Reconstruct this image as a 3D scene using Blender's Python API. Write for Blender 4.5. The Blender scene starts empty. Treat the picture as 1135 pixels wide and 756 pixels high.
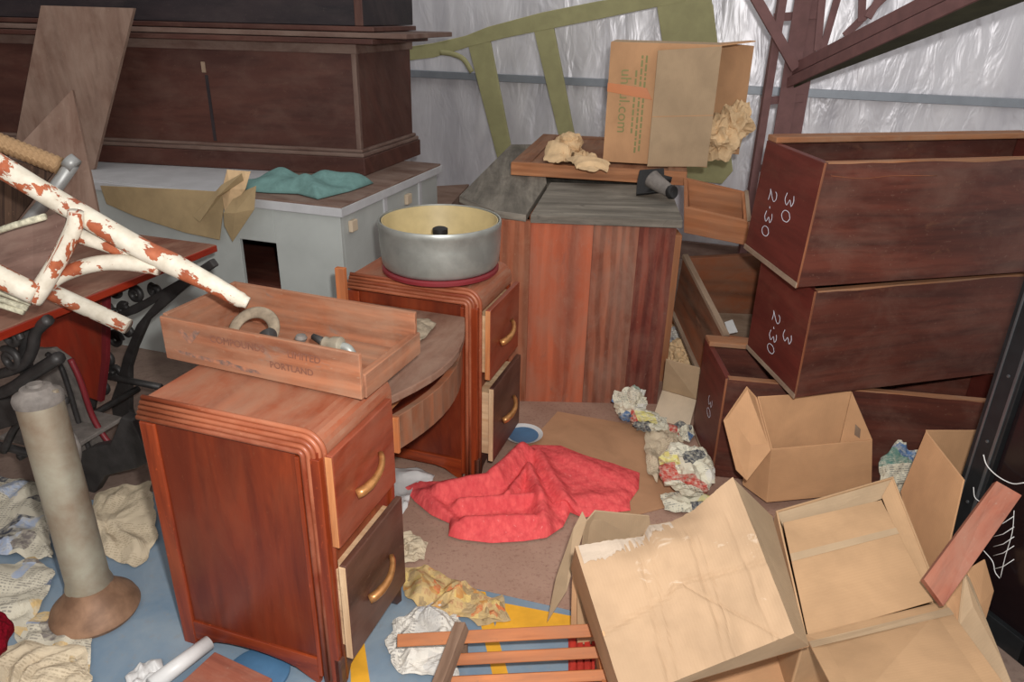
import bpy, bmesh, math, random
from mathutils import Vector as V, Matrix, noise
random.seed(7)
SC = bpy.context.scene
COL = SC.collection

# ------------------------------------------------------------------ camera
F, PITCH, ROLL, CH = 823.35, .4172, .0227, 1.6
FW = V((0, math.cos(PITCH), -math.sin(PITCH)))
UP0 = V((0, math.sin(PITCH), math.cos(PITCH)))
R = math.cos(ROLL) * V((1, 0, 0)) + math.sin(ROLL) * UP0
U = -math.sin(ROLL) * V((1, 0, 0)) + math.cos(ROLL) * UP0
EYE = V((0, 0, CH))
cam = bpy.data.cameras.new('camera')
co = bpy.data.objects.new('camera', cam); COL.objects.link(co)
m3 = Matrix((R, U, -FW)).transposed()
co.matrix_world = Matrix.Translation(EYE) @ m3.to_4x4()
cam.sensor_width = 36; cam.lens = F / 1135 * 36; cam.clip_start = .02
SC.camera = co


def ray(x, y): return FW + R * ((x - 567.5) / F) - U * ((y - 378) / F)
def Z(x, y, h=0.0):
    d = ray(x, y); return EYE + d * ((h - CH) / d.z)
def Y(x, y, yy):
    d = ray(x, y); return EYE + d * (yy / d.y)
def PL(x, y, p, n):
    d = ray(x, y); return EYE + d * (((p - EYE).dot(n)) / d.dot(n))


# room axes (the room, the desk and the cabinets share one yaw)
YAW = -.313
EU = V((math.cos(YAW), math.sin(YAW), 0)); EV = V((-math.sin(YAW), math.cos(YAW), 0)); EZ = V((0, 0, 1))

# ------------------------------------------------------------------ materials
def lin(c):
    c /= 255.0
    return c / 12.92 if c <= .04045 else ((c + .055) / 1.055) ** 2.4
def S(r, g, b): return (lin(r), lin(g), lin(b), 1)


class NT:
    def __init__(s, name):
        s.m = bpy.data.materials.new(name); s.m.use_nodes = True
        s.t = s.m.node_tree; s.b = s.t.nodes['Principled BSDF']
    def n(s, typ, **kw):
        nd = s.t.nodes.new(typ)
        for k, v in kw.items():
            if k.startswith('i_'):
                nd.inputs[k[2:].replace('_', ' ')].default_value = v
            else: setattr(nd, k, v)
        return nd
    def l(s, a, b): s.t.links.new(a, b)
    def coords(s, src='UV', scale=(1, 1, 1)):
        tc = s.n('ShaderNodeTexCoord'); oi = s.n('ShaderNodeObjectInfo')
        mp = s.n('ShaderNodeMapping'); mp.inputs['Scale'].default_value = scale
        ad = s.n('ShaderNodeVectorMath', operation='ADD')
        ml = s.n('ShaderNodeMath', operation='MULTIPLY'); ml.inputs[1].default_value = 37.0
        s.l(oi.outputs['Random'], ml.inputs[0])
        s.l(tc.outputs[src], ad.inputs[0]); s.l(ml.outputs[0], ad.inputs[1])
        s.l(ad.outputs[0], mp.inputs['Vector'])
        return mp.outputs['Vector']
    def noise(s, vec, scale=5, detail=4, rough=.55, dist=0):
        nd = s.n('ShaderNodeTexNoise'); s.l(vec, nd.inputs['Vector'])
        nd.inputs['Scale'].default_value = scale; nd.inputs['Detail'].default_value = detail
        nd.inputs['Roughness'].default_value = rough; nd.inputs['Distortion'].default_value = dist
        return nd.outputs['Fac']
    def ramp(s, fac, stops):
        r = s.n('ShaderNodeValToRGB'); e = r.color_ramp.elements
        while len(e) < len(stops): e.new(.5)
        for i, (p, c) in enumerate(stops):
            e[i].position = p; e[i].color = c if not isinstance(c, (int, float)) else (c, c, c, 1)
        s.l(fac, r.inputs['Fac']); return r.outputs['Color']
    def mix(s, fac, a, b, mode='MIX'):
        nd = s.n('ShaderNodeMix', data_type='RGBA', blend_type=mode)
        for sock, v in ((nd.inputs['Factor'], fac), (nd.inputs[6], a), (nd.inputs[7], b)):
            if hasattr(v, 'node'): s.l(v, sock)
            else: sock.default_value = v
        return nd.outputs[2]
    def bump(s, h, strength=.3, dist=.002):
        b = s.n('ShaderNodeBump'); b.inputs['Strength'].default_value = strength
        b.inputs['Distance'].default_value = dist
        s.l(h, b.inputs['Height']); s.l(b.outputs[0], s.b.inputs['Normal'])
    def out(s, col, rough=.6, metal=0, spec=.5):
        if hasattr(col, 'node'): s.l(col, s.b.inputs['Base Color'])
        else: s.b.inputs['Base Color'].default_value = col
        if hasattr(rough, 'node'): s.l(rough, s.b.inputs['Roughness'])
        else: s.b.inputs['Roughness'].default_value = rough
        s.b.inputs['Metallic'].default_value = metal
        s.b.inputs['Specular IOR Level'].default_value = spec
        return s.m


def wood(name, dark, light, dust=None, dust_amt=.5, rough=.55, grain=26, spec=.35, wear=None, plankw=None, cath=0):
    t = NT(name)
    g = t.noise(t.coords('UV', (1.6, grain, grain)), 1.0, 6, .6, .8)
    c = t.ramp(g, [(.36, dark), (.64, light)])
    g2 = t.noise(t.coords('UV', (5, grain * 4, grain * 4)), 1.0, 3, .6, .2)
    c = t.mix(t.ramp(g2, [(.5, 0.), (.72, .45)]), c, tuple(x * .55 for x in dark[:3]) + (1,))
    big = t.noise(t.coords('UV', (.8, 3.2, 3.2)), 1.6, 3, .5, .3)
    c = t.mix(t.ramp(big, [(.35, .0), (.75, .55)]), c, dark)
    if cath:
        w_ = t.n('ShaderNodeTexWave', wave_type='BANDS', bands_direction='Y'); t.l(t.coords('UV', (.9, 5, 5)), w_.inputs['Vector'])
        w_.inputs['Scale'].default_value = 1.5; w_.inputs['Distortion'].default_value = 7; w_.inputs['Detail'].default_value = 3; w_.inputs['Detail Scale'].default_value = .8
        c = t.mix(t.ramp(w_.outputs['Fac'], [(.25, cath), (.75, 0.)]), c, tuple(x * .5 for x in dark[:3]) + (1,))
    if plankw:
        pn = t.noise(t.coords('UV', (.01, 1 / plankw, .01)), 1.0, 0, .5, 0)
        c = t.mix(t.ramp(pn, [(.35, 0.), (.65, .7)]), c, light)
    if wear:
        w = t.noise(t.coords('UV', (9, 16, 16)), 1.0, 5, .7, .6)
        c = t.mix(t.ramp(w, [(.62, 0.), (.72, .75)]), c, wear)
    if dust:
        d = t.noise(t.coords('UV', (5, 9, 9)), 1.0, 6, .65, .4)
        c = t.mix(t.ramp(d, [(.5 - dust_amt * .35, 0.), (.95 - dust_amt * .3, min(1, .45 + dust_amt))]), c, dust)
    sp = t.noise(t.coords('UV', (70, 110, 110)), 1.0, 2, .6, 0)
    c = t.mix(t.ramp(sp, [(.66, 0.), (.74, .4)]), c, dust or tuple(min(1, x * 1.6) for x in light[:3]) + (1,))
    t.bump(g, .25, .0012)
    return t.out(c, rough, 0, spec)


def plain(name, col, rough=.6, metal=0, var=.25, scale=8, spec=.4, bump=0, src='Object', col2=None):
    t = NT(name)
    n = t.noise(t.coords(src), scale, 5, .6, .2)
    c2 = col2 or tuple(min(1, x * (1 - var)) for x in col[:3]) + (1,)
    c = t.ramp(n, [(.35, c2), (.65, col)])
    if bump: t.bump(n, bump, .003)
    return t.out(c, rough, metal, spec)


def cardboard(name, col, stain=None):
    t = NT(name)
    w = t.n('ShaderNodeTexWave', wave_type='BANDS', bands_direction='Y')
    t.l(t.coords('UV', (1, 1, 1)), w.inputs['Vector'])
    w.inputs['Scale'].default_value = 42; w.inputs['Distortion'].default_value = .4
    n = t.noise(t.coords('UV', (4, 5, 4)), 1.3, 5, .6, .3)
    d2 = tuple(x * .78 for x in col[:3]) + (1,)
    c = t.ramp(n, [(.3, d2), (.62, col)])
    c = t.mix(t.ramp(w.outputs['Fac'], [(0, 0.), (1, .12)]), c, d2)
    if stain:
        s_ = t.noise(t.coords('UV', (9, 5, 5)), 1.4, 5, .7, .5)
        c = t.mix(t.ramp(s_, [(.64, 0.), (.78, .7)]), c, stain)
    t.bump(w.outputs['Fac'], .12, .0008)
    return t.out(c, .75, 0, .2)


def newsprint(name, base, ink, pics=None, lines=230, ps=13):
    t = NT(name)
    uv = t.coords('UV')
    w = t.n('ShaderNodeTexWave', wave_type='BANDS', bands_direction='Y'); t.l(uv, w.inputs['Vector'])
    w.inputs['Scale'].default_value = lines / 6.3; w.inputs['Distortion'].default_value = .6
    nz = t.noise(t.coords('UV', (160, 40, 1)), 1, 2, .5)
    blk = t.noise(t.coords('UV', (9, 14, 1)), 1, 0, .5)
    f = t.n('ShaderNodeMath', operation='MULTIPLY')
    t.l(t.ramp(w.outputs['Fac'], [(.45, 0.), (.65, 1.)]), f.inputs[0]); t.l(t.ramp(nz, [(.45, 0.), (.55, 1.)]), f.inputs[1])
    f2 = t.n('ShaderNodeMath', operation='MULTIPLY'); t.l(f.outputs[0], f2.inputs[0]); t.l(t.ramp(blk, [(.42, 0.), (.48, .6)]), f2.inputs[1])
    c = t.mix(f2.outputs[0], base, ink)
    if pics:
        v = t.n('ShaderNodeTexVoronoi', distance='CHEBYCHEV'); t.l(t.coords('UV', (ps, ps, 1)), v.inputs['Vector']); v.inputs['Scale'].default_value = 1
        sep = t.n('ShaderNodeSeparateColor'); t.l(v.outputs['Color'], sep.inputs[0])
        st = [(0, pics[0])]
        for i, p in enumerate(pics[1:]): st.append(((i + 1) / len(pics), p))
        r = t.n('ShaderNodeValToRGB'); r.color_ramp.interpolation = 'CONSTANT'
        e = r.color_ramp.elements
        while len(e) < len(st): e.new(.5)
        for i, (p, cc) in enumerate(st): e[i].position = p; e[i].color = cc
        t.l(sep.outputs[0], r.inputs['Fac'])
        mot = t.noise(t.coords('UV', (60, 60, 1)), 1, 3, .6)
        mk_ = t.n('ShaderNodeMath', operation='MULTIPLY')
        t.l(t.ramp(sep.outputs[1], [(.52, 0.), (.56, 1.)]), mk_.inputs[0]); t.l(t.ramp(mot, [(.3, .25), (.6, 1.)]), mk_.inputs[1])
        c = t.mix(mk_.outputs[0], c, r.outputs['Color'])
    return t.out(c, .8, 0, .2)


M = {}
M['desk'] = wood('desk_varnish', S(108, 40, 20), S(158, 68, 32), None, .2, .32, 14, .5, wear=None)
M['desk_panel'] = wood('desk_panel_veneer', S(92, 34, 18), S(132, 54, 26), S(120, 66, 44), .1, .35, 9, .45)
M['desk_top'] = wood('desk_dusty_top', S(130, 62, 38), S(160, 85, 55), S(158, 118, 95), .55, .55, 10, .3)
M['desk_reed'] = wood('desk_reeding', S(120, 50, 28), S(172, 98, 66), S(178, 120, 92), .3, .4, 8, .4)
M['center_top'] = wood('grey_dusty_veneer', S(102, 66, 52), S(134, 96, 78), S(150, 122, 105), .55, .7, 12, .2)
M['peeled'] = wood('peeled_veneer', S(82, 56, 42), S(150, 84, 52), S(128, 104, 86), .45, .7, 10, .25, plankw=.05)
M['drawer_dark'] = wood('worn_dark_drawer_veneer', S(62, 36, 28), S(98, 60, 46), S(112, 84, 72), .3, .45, 12, .4)
M['drawer_red'] = wood('red_brown_drawer_veneer', S(112, 44, 24), S(150, 66, 40), S(150, 96, 76), .35, .4, 9, .4)
M['raw'] = wood('raw_pine', S(176, 104, 60), S(214, 150, 100), S(150, 110, 80), .2, .75, 18, .2)
M['raw_pale'] = wood('pale_raw_edge', S(190, 150, 112), S(226, 196, 158), S(150, 120, 95), .3, .75, 18, .2)
M['pine_red'] = wood('red_pine_boards', S(122, 54, 38), S(188, 100, 68), S(158, 118, 98), .35, .65, 13, .25, plankw=.10, wear=S(122, 82, 70), cath=.55)
M['grey_top'] = wood('grey_weathered_boards', S(104, 98, 90), S(150, 142, 130), S(70, 66, 60), .25, .85, 14, .15, wear=S(78, 74, 68))
M['tray_wood'] = wood('brown_panel_wood', S(120, 78, 56), S(158, 112, 84), S(140, 116, 98), .35, .75, 16, .2)
M['crate_dark'] = wood('dark_stained_crate', S(66, 34, 27), S(100, 52, 40), S(120, 92, 80), .14, .5, 16, .35, wear=S(104, 66, 48))
M['crate_end'] = wood('red_stained_crate_end', S(84, 34, 28), S(108, 46, 38), S(120, 80, 64), .06, .5, 10, .35)
M['crate_in'] = wood('crate_inside_wood', S(104, 58, 38), S(144, 86, 56), S(130, 100, 80), .3, .75, 14, .2)
M['raw_dull'] = wood('dull_bare_wood', S(156, 98, 64), S(192, 132, 92), S(150, 112, 88), .3, .75, 12, .2, cath=.3)
M['rim'] = wood('dusty_bare_rim', S(132, 84, 56), S(172, 116, 78), S(150, 122, 100), .45, .8, 12, .2)
M['corner'] = wood('worn_corner', S(110, 62, 42), S(160, 100, 66), S(120, 90, 74), .3, .7, 12, .2)
M['pine_orange'] = wood('orange_pine_board', S(146, 78, 50), S(178, 106, 74), S(160, 120, 96), .3, .65, 12, .25, cath=.55)
M['pine_grey'] = wood('greyed_pine_board', S(128, 72, 54), S(168, 104, 78), S(146, 116, 100), .45, .7, 12, .2, wear=S(110, 90, 82), cath=.55)
M['pine_maroon'] = wood('maroon_pine_board', S(98, 44, 36), S(142, 72, 54), S(136, 100, 86), .3, .65, 12, .25, wear=S(112, 84, 76), cath=.55)
M['orange_raw'] = wood('orange_raw_wood', S(180, 98, 54), S(212, 130, 78), S(150, 110, 84), .3, .7, 12, .2, cath=.3)
M['dusty_edge'] = wood('dusty_board_edge', S(118, 96, 80), S(156, 132, 110), S(170, 150, 130), .4, .85, 12, .1)
M['chest_dark'] = wood('dark_trunk_wood', S(68, 40, 34), S(90, 55, 46), S(104, 80, 70), .16, .55, 8, .3, wear=S(92, 62, 52))
M['chest_mould'] = wood('dusty_trunk_moulding', S(88, 62, 55), S(118, 96, 86), S(130, 112, 102), .45, .75, 8, .2)
M['chest_black'] = wood('blackened_trunk_wood', S(34, 30, 34), S(54, 44, 46), S(80, 70, 68), .1, .6, 8, .3)
M['grey_plank'] = wood('grey_plank_wood', S(112, 86, 74), S(144, 118, 104), S(156, 134, 120), .4, .85, 10, .15)
M['floor_board'] = wood('rack_wood', S(150, 84, 46), S(190, 118, 70), S(120, 90, 70), .2, .6, 14, .25)
M['rack_grey'] = wood('weathered_rack_post', S(110, 84, 68), S(150, 122, 102), S(90, 70, 58), .3, .85, 14, .15)
M['plank_red'] = wood('reddish_plank', S(126, 70, 56), S(164, 98, 76), S(160, 130, 112), .3, .7, 12, .25)
M['sew_red'] = wood('red_sewing_table_wood', S(128, 34, 18), S(166, 52, 28), S(120, 70, 52), .12, .35, 7, .45)
M['sew_top'] = wood('dusty_sewing_table_top', S(100, 58, 46), S(128, 82, 66), S(160, 126, 106), .4, .7, 9, .2)
M['old_tray'] = wood('old_box_wood', S(134, 84, 62), S(184, 118, 84), S(160, 130, 108), .4, .8, 14, .15, wear=S(120, 108, 100), cath=.3)
M['cab_paint'] = plain('grey_blue_cabinet_paint', S(186, 190, 186), .5, 0, .12, 5)
M['cab_rim'] = plain('pale_grey_cabinet_rim', S(196, 196, 198), .5, 0, .15, 9)
M['cab_top'] = wood('brown_cabinet_top', S(98, 72, 62), S(128, 102, 90), S(150, 132, 120), .45, .75, 8, .2)
M['steel'] = plain('oxide_brown_steel', S(124, 88, 86), .55, 0, .22, 14, .4, .1)
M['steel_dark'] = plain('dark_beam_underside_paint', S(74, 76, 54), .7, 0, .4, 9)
M['galv'] = plain('galvanised_girt', S(150, 156, 164), .4, .35, .12, 12)
M['green'] = plain('olive_green_paint', S(168, 164, 120), .6, 0, .16, 9, .3)
M['iron'] = plain('black_cast_iron', S(66, 63, 62), .5, .3, .4, 22, .5, .25)
M['iron_dusty'] = plain('dusty_cast_iron', S(128, 120, 114), .7, .0, .4, 26, .4, .25)
M['pump'] = plain('tarnished_pump_metal', S(172, 166, 148), .42, .4, .3, 7, .5, .08, col2=S(142, 122, 102))
M['pump_base'] = plain('rusty_flange', S(156, 120, 94), .6, .15, .35, 12, .4, .2, col2=S(118, 88, 68))
M['drum_metal'] = plain('scuffed_aluminium', S(176, 178, 172), .42, .55, .3, 9, .5, .08)
M['drum_in'] = plain('cream_enamel', S(192, 172, 126), .5, 0, .2, 9)
M['maroon'] = plain('maroon_paint', S(128, 40, 46), .45, 0, .2, 9)
M['black'] = plain('black_rubber', S(34, 32, 32), .55, 0, .4, 30)
M['black_gloss'] = plain('black_gloss_panel', S(26, 17, 19), .2, 0, .3, 3, .5)
M['black_trim'] = plain('black_trim_metal', S(34, 36, 38), .35, .2, .3, 20, .5)
M['chrome'] = plain('bright_strip', S(120, 124, 128), .3, .8, .1, 20)
M['brass'] = plain('worn_brass', S(196, 138, 84), .32, .6, .3, 60, .5)
M['card'] = cardboard('cardboard_brown', S(200, 154, 114))
M['card_light'] = cardboard('cardboard_light', S(170, 141, 112), S(220, 208, 192))
M['card_mid'] = cardboard('cardboard_tan', S(184, 148, 112))
M['card_grey'] = cardboard('cardboard_pale_shaded', S(180, 154, 124))  # pale card, greyed to put the large carton's side shading into the colour
M['card_floor'] = cardboard('flattened_cardboard', S(184, 140, 106))
M['card_cream'] = cardboard('cream_cardboard', S(212, 192, 166))
M['scuff'] = cardboard('scuffed_pale_cardboard', S(182, 164, 146))
M['tape'] = plain('brown_tape', S(200, 116, 54), .35, 0, .1, 6)
M['ink'] = plain('green_print', S(142, 140, 92), .8, 0, .1, 6)
M['stencil'] = plain('faded_stencil_ink', S(128, 84, 68), .85, 0, .2, 30)
M['smudge'] = plain('grey_stain', S(104, 88, 82), .9, 0, .35, 60, col2=S(168, 112, 84))
M['chalk'] = plain('chalk', S(206, 206, 216), .9, 0, .15, 80)
M['paper'] = newsprint('newspaper', S(194, 186, 168), S(96, 92, 92), [S(160, 170, 190), S(96, 108, 130), S(200, 170, 120), S(120, 112, 108), S(214, 204, 186), S(72, 74, 84)])
M['paper_plain'] = newsprint('old_newsprint', S(198, 182, 156), S(150, 134, 112), None)
M['paper_white'] = newsprint('white_newspaper', S(206, 200, 190), S(110, 106, 106), [S(190, 186, 180), S(150, 150, 156), S(212, 206, 196)])
M['paper_comic'] = newsprint('coloured_comic_paper', S(206, 200, 180), S(70, 80, 90), [S(84, 112, 150), S(176, 70, 60), S(206, 196, 120), S(96, 130, 120), S(200, 196, 190), S(70, 72, 80)], 220)
M['paper_floral'] = newsprint('floral_paper', S(194, 166, 116), S(170, 120, 90), [S(196, 112, 70), S(206, 178, 112), S(150, 128, 96), S(190, 136, 76), S(176, 152, 110)], 60, 46)
M['kraft'] = plain('crumpled_kraft_paper', S(228, 194, 150), .8, 0, .25, 12)
M['kraft_dull'] = plain('dull_kraft_paper', S(176, 152, 114), .85, 0, .2, 10)
M['white_plastic'] = plain('white_plastic', S(206, 204, 202), .4, 0, .12, 12)
M['blue_plastic'] = plain('blue_plastic', S(78, 116, 150), .4, 0, .25, 8)
M['teal'] = plain('teal_cloth', S(112, 146, 142), .9, 0, .2, 30, .1, .3)
M['crimson'] = plain('crimson_plush', S(120, 10, 28), .95, 0, .5, 90, .1, .8)
M['cane'] = wood('woven_cane', S(136, 106, 76), S(184, 150, 112), None, .3, .7, 60, .2)
M['cane_shaded'] = wood('shaded_woven_cane', S(58, 44, 38), S(104, 80, 64), None, .3, .75, 70, .2)  # cane darkened so its colour carries the shadow of the chair leg
M['rope'] = plain('dirty_cane_binding', S(206, 200, 176), .85, 0, .5, 70, .1, .6)
M['glove'] = plain('dusty_grey_leather', S(160, 144, 124), .9, 0, .4, 30, .1, .3)
M['alu'] = plain('dull_aluminium', S(160, 160, 158), .45, .4, .15, 14)
M['seat_board'] = wood('grey_seat_board', S(102, 78, 70), S(134, 106, 96), S(150, 128, 116), .3, .8, 12, .15)
M['red_plastic'] = plain('red_crate_plastic', S(184, 52, 40), .5, 0, .3, 20)
M['yellow_paint'] = plain('yellow_floor_paint', S(226, 164, 44), .7, 0, .2, 12)

# peeling white paint over red-brown wood
t = NT('peeling_white_paint')
n1 = t.noise(t.coords('UV', (13, 20, 20)), 1, 5, .62, .25)
edge = t.ramp(n1, [(.535, 0.), (.55, 1.)])
n2 = t.noise(t.coords('UV', (30, 30, 30)), 1, 3, .6)
c = t.mix(edge, t.ramp(n2, [(.3, S(196, 186, 168)), (.7, S(220, 212, 196))]), t.ramp(n2, [(.3, S(140, 72, 48)), (.7, S(176, 98, 64))]))
inv = t.ramp(n1, [(.535, 1.), (.55, 0.)]); t.bump(inv, .5, .0015)
M['peel'] = t.out(c, .55, 0, .35)

# pink-red knit
t = NT('pink_red_knit')
v = t.n('ShaderNodeTexVoronoi'); t.l(t.coords('UV', (85, 60, 1)), v.inputs['Vector']); v.inputs['Scale'].default_value = 1
w = t.n('ShaderNodeTexWave', wave_type='BANDS', bands_direction='DIAGONAL'); t.l(t.coords('UV'), w.inputs['Vector']); w.inputs['Scale'].default_value = 9; w.inputs['Distortion'].default_value = 2
n = t.noise(t.coords('UV', (40, 40, 1)), 1, 4, .6)
c = t.ramp(n, [(.3, S(214, 78, 82)), (.7, S(238, 102, 100))])
c = t.mix(t.ramp(v.outputs['Distance'], [(.45, 0.), (.9, .35)]), c, S(190, 56, 64))
fl = t.noise(t.coords('UV', (120, 120, 1)), 1, 2, .5); c = t.mix(t.ramp(fl, [(.69, 0.), (.74, .5)]), c, S(240, 150, 145))
ad = t.n('ShaderNodeMath', operation='ADD'); t.l(v.outputs['Distance'], ad.inputs[0]); t.l(w.outputs['Fac'], ad.inputs[1])
t.bump(ad.outputs[0], .5, .004)
M['knit'] = t.out(c, .95, 0, .1)

# silver foil insulation
t = NT('silver_foil')
a = t.noise(t.coords('Object', (2.2, 2.2, .7)), 1.8, 4, .5, .8)
b = t.noise(t.coords('Object', (6, 6, 2)), 1.5, 3, .5, 1.0)
ad = t.n('ShaderNodeMath', operation='ADD'); t.l(a, ad.inputs[0]); t.l(b, ad.inputs[1])
t.bump(ad.outputs[0], .4, .03)
M['foil'] = t.out(t.ramp(a, [(.3, S(200, 198, 204)), (.7, S(234, 232, 236))]), .36, .25, .6)

# blue painted floor
t = NT('blue_painted_floor')
a = t.noise(t.coords('Object'), 4, 6, .65, .4); b = t.noise(t.coords('Object'), 40, 4, .7)
c = t.ramp(a, [(.3, S(100, 122, 142)), (.7, S(134, 146, 156))])
c = t.mix(t.ramp(b, [(.55, 0.), (.75, .45)]), c, S(134, 128, 120))
t.bump(b, .1, .002)
M['floor'] = t.out(c, .75, 0, .25)
t = NT('old_brown_floor')
a = t.noise(t.coords('Object'), 3, 6, .65, .4); b = t.noise(t.coords('Object'), 50, 4, .7)
c = t.ramp(a, [(.3, S(104, 86, 78)), (.7, S(140, 120, 108))]); c = t.mix(t.ramp(b, [(.5, 0.), (.75, .5)]), c, S(84, 66, 60))
M['floor_old'] = t.out(c, .9, 0, .15)
t = NT('brown_matting')
a = t.noise(t.coords('Object'), 3, 5, .6, .3); b = t.noise(t.coords('Object', (1, 1, 1)), 70, 4, .75)
c = t.ramp(a, [(.3, S(146, 114, 98)), (.7, S(174, 142, 124))])
c = t.mix(t.ramp(b, [(.52, 0.), (.72, .55)]), c, S(112, 72, 66))
t.bump(b, .2, .003)
M['mat'] = t.out(c, .95, 0, .1)


# ------------------------------------------------------------------ geometry helpers
def axis_uv(me, axis):
    uvl = me.uv_layers.new(name='UVMap'); ax = V(axis).normalized()
    for p in me.polygons:
        nrm = p.normal
        a = ax - nrm * ax.dot(nrm)
        if a.length < .35:
            a = V((.31, .73, .55)).cross(nrm) if abs(ax.dot(nrm)) < .99 else nrm.orthogonal()
        a.normalize(); b = nrm.cross(a)
        off = 3.1 * (abs(nrm.x) + 2 * abs(nrm.y) + 3 * abs(nrm.z))
        for li in p.loop_indices:
            c_ = me.vertices[me.loops[li].vertex_index].co
            uvl.data[li].uv = (c_.dot(a), c_.dot(b) + off)


def mk(name, verts, faces, mat, parent=None, axis=None, bevel=0, smooth=False, sub=0, uvs=None, local=False, solid=0, seg=2):
    me = bpy.data.meshes.new(name)
    me.from_pydata([tuple(v) for v in verts], [], faces); me.update()
    bm = bmesh.new(); bm.from_mesh(me); bmesh.ops.recalc_face_normals(bm, faces=bm.faces); bm.to_mesh(me); bm.free(); me.update()
    if uvs is not None:
        u = me.uv_layers.new(name='UVMap')
        for p in me.polygons:
            for li in p.loop_indices: u.data[li].uv = uvs[me.loops[li].vertex_index]
    else:
        if axis is None:
            xs = [max(v[i] for v in verts) - min(v[i] for v in verts) for i in range(3)]
            axis = V((0, 0, 0)); axis[xs.index(max(xs))] = 1
        axis_uv(me, axis)
    me.materials.append(mat)
    if smooth:
        for p in me.polygons: p.use_smooth = True
    o = bpy.data.objects.new(name, me); COL.objects.link(o)
    if parent:
        o.parent = parent
        if not local and '_loc' in parent: o.matrix_parent_inverse = (Matrix.Translation(parent['_loc']) @ Matrix.Rotation(parent['_rz'], 4, 'Z')).inverted()
    if solid:
        md = o.modifiers.new('solid', 'SOLIDIFY'); md.thickness = solid; md.offset = -1
    if bevel:
        md = o.modifiers.new('bevel', 'BEVEL'); md.width = bevel; md.segments = seg; md.limit_method = 'ANGLE'; md.angle_limit = .6
    if sub:
        md = o.modifiers.new('sub', 'SUBSURF'); md.levels = sub; md.render_levels = sub
    return o


def tag(o, label, cat, group=None):
    o['label'] = label; o['category'] = cat
    if group: o['group'] = group
    return o


def struct(o): o['kind'] = 'structure'; return o


THINGS = []
def thing(name, label, cat, loc, group=None, rz=0):
    o = bpy.data.objects.new(name, None); COL.objects.link(o)
    o.location = loc; o.rotation_euler = (0, 0, rz); o.empty_display_size = .05
    o['_loc'] = list(loc); o['_rz'] = rz
    THINGS.append(o)
    return tag(o, label, cat, group)


HF = [(0, 3, 2, 1), (4, 5, 6, 7), (0, 1, 5, 4), (1, 2, 6, 5), (2, 3, 7, 6), (3, 0, 4, 7)]
def hexa(name, c, mat, parent=None, axis=None, bevel=.002, **k):
    if axis is None:
        es = [c[1] - c[0], c[3] - c[0], c[4] - c[0]]
        axis = max(es, key=lambda e: e.length)
    return mk(name, c, HF, mat, parent, axis, bevel, **k)


def box(name, x0, x1, y0, y1, z0, z1, mat, parent=None, axis=None, bevel=.002, **k):
    c = [V((x0, y0, z0)), V((x1, y0, z0)), V((x1, y1, z0)), V((x0, y1, z0)), V((x0, y0, z1)), V((x1, y0, z1)), V((x1, y1, z1)), V((x0, y1, z1))]
    return hexa(name, c, mat, parent, axis, bevel, **k)


def slab(name, pts, th, mat, parent=None, axis=None, bevel=.0015, toward=None, **k):
    """polygon seen from the camera side, thickened away from the viewer"""
    n = V((0, 0, 0))
    for i in range(len(pts)):
        n += (pts[i] - pts[0]).cross(pts[(i + 1) % len(pts)] - pts[0])
    n.normalize()
    c_ = sum(pts, V((0, 0, 0))) / len(pts)
    ref = (c_ - EYE) if toward is None else toward
    if n.dot(ref) < 0: n = -n
    N = len(pts); vs = list(pts) + [p + n * th for p in pts]
    fs = [tuple(range(N)), tuple(range(2 * N - 1, N - 1, -1))] + [(i, (i + 1) % N, N + (i + 1) % N, N + i) for i in range(N)]
    if axis is None: axis = max([pts[i] - pts[i - 1] for i in range(N)], key=lambda e: e.length)
    return mk(name, vs, fs, mat, parent, axis, bevel, **k)


def cr(pts, n=8):
    """catmull-rom smoothing"""
    if len(pts) < 3: return pts
    P = [pts[0] * 2 - pts[1]] + list(pts) + [pts[-1] * 2 - pts[-2]]
    out = []
    for i in range(1, len(P) - 2):
        a, b, c, d = P[i - 1], P[i], P[i + 1], P[i + 2]
        for k in range(n):
            t = k / n
            out.append(.5 * ((2 * b) + (c - a) * t + (2 * a - 5 * b + 4 * c - d) * t * t + (3 * b - a - 3 * c + d) * t ** 3))
    out.append(pts[-1]); return out


def tube_geo(pts, r, seg=10, flat=None):
    N = len(pts); rs = r if isinstance(r, (list, tuple)) else [r] * N
    if len(rs) != N: rs = [rs[0] + (rs[-1] - rs[0]) * i / (N - 1) for i in range(N)]
    vs, fs, uv = [], [], []
    d0 = (pts[1] - pts[0]).normalized(); a = d0.orthogonal().normalized(); L = 0
    for i in range(N):
        if i: L += (pts[i] - pts[i - 1]).length
        d = (pts[min(i + 1, N - 1)] - pts[max(i - 1, 0)])
        d = d.normalized() if d.length > 1e-9 else d0
        a = (a - d * a.dot(d)); a = a.normalized() if a.length > 1e-6 else d.orthogonal().normalized()
        b = d.cross(a)
        for k in range(seg):
            th = 2 * math.pi * k / seg
            o = (a * math.cos(th) + b * math.sin(th)) * rs[i]
            if flat is not None: o = o - flat[0] * (o.dot(flat[0])) * (1 - flat[1])
            vs.append(pts[i] + o); uv.append((L, th * max(rs[i], .004)))
    for i in range(N - 1):
        for k in range(seg):
            fs.append((i * seg + k, i * seg + (k + 1) % seg, (i + 1) * seg + (k + 1) % seg, (i + 1) * seg + k))
    fs.append(tuple(range(seg - 1, -1, -1))); fs.append(tuple((N - 1) * seg + k for k in range(seg)))
    return vs, fs, uv


def tube(name, pts, r, mat, parent=None, seg=10, flat=None, **k):
    vs, fs, uv = tube_geo(pts, r, seg, flat)
    return mk(name, vs, fs, mat, parent, smooth=k.pop('smooth', True), uvs=uv, **k)


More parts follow.
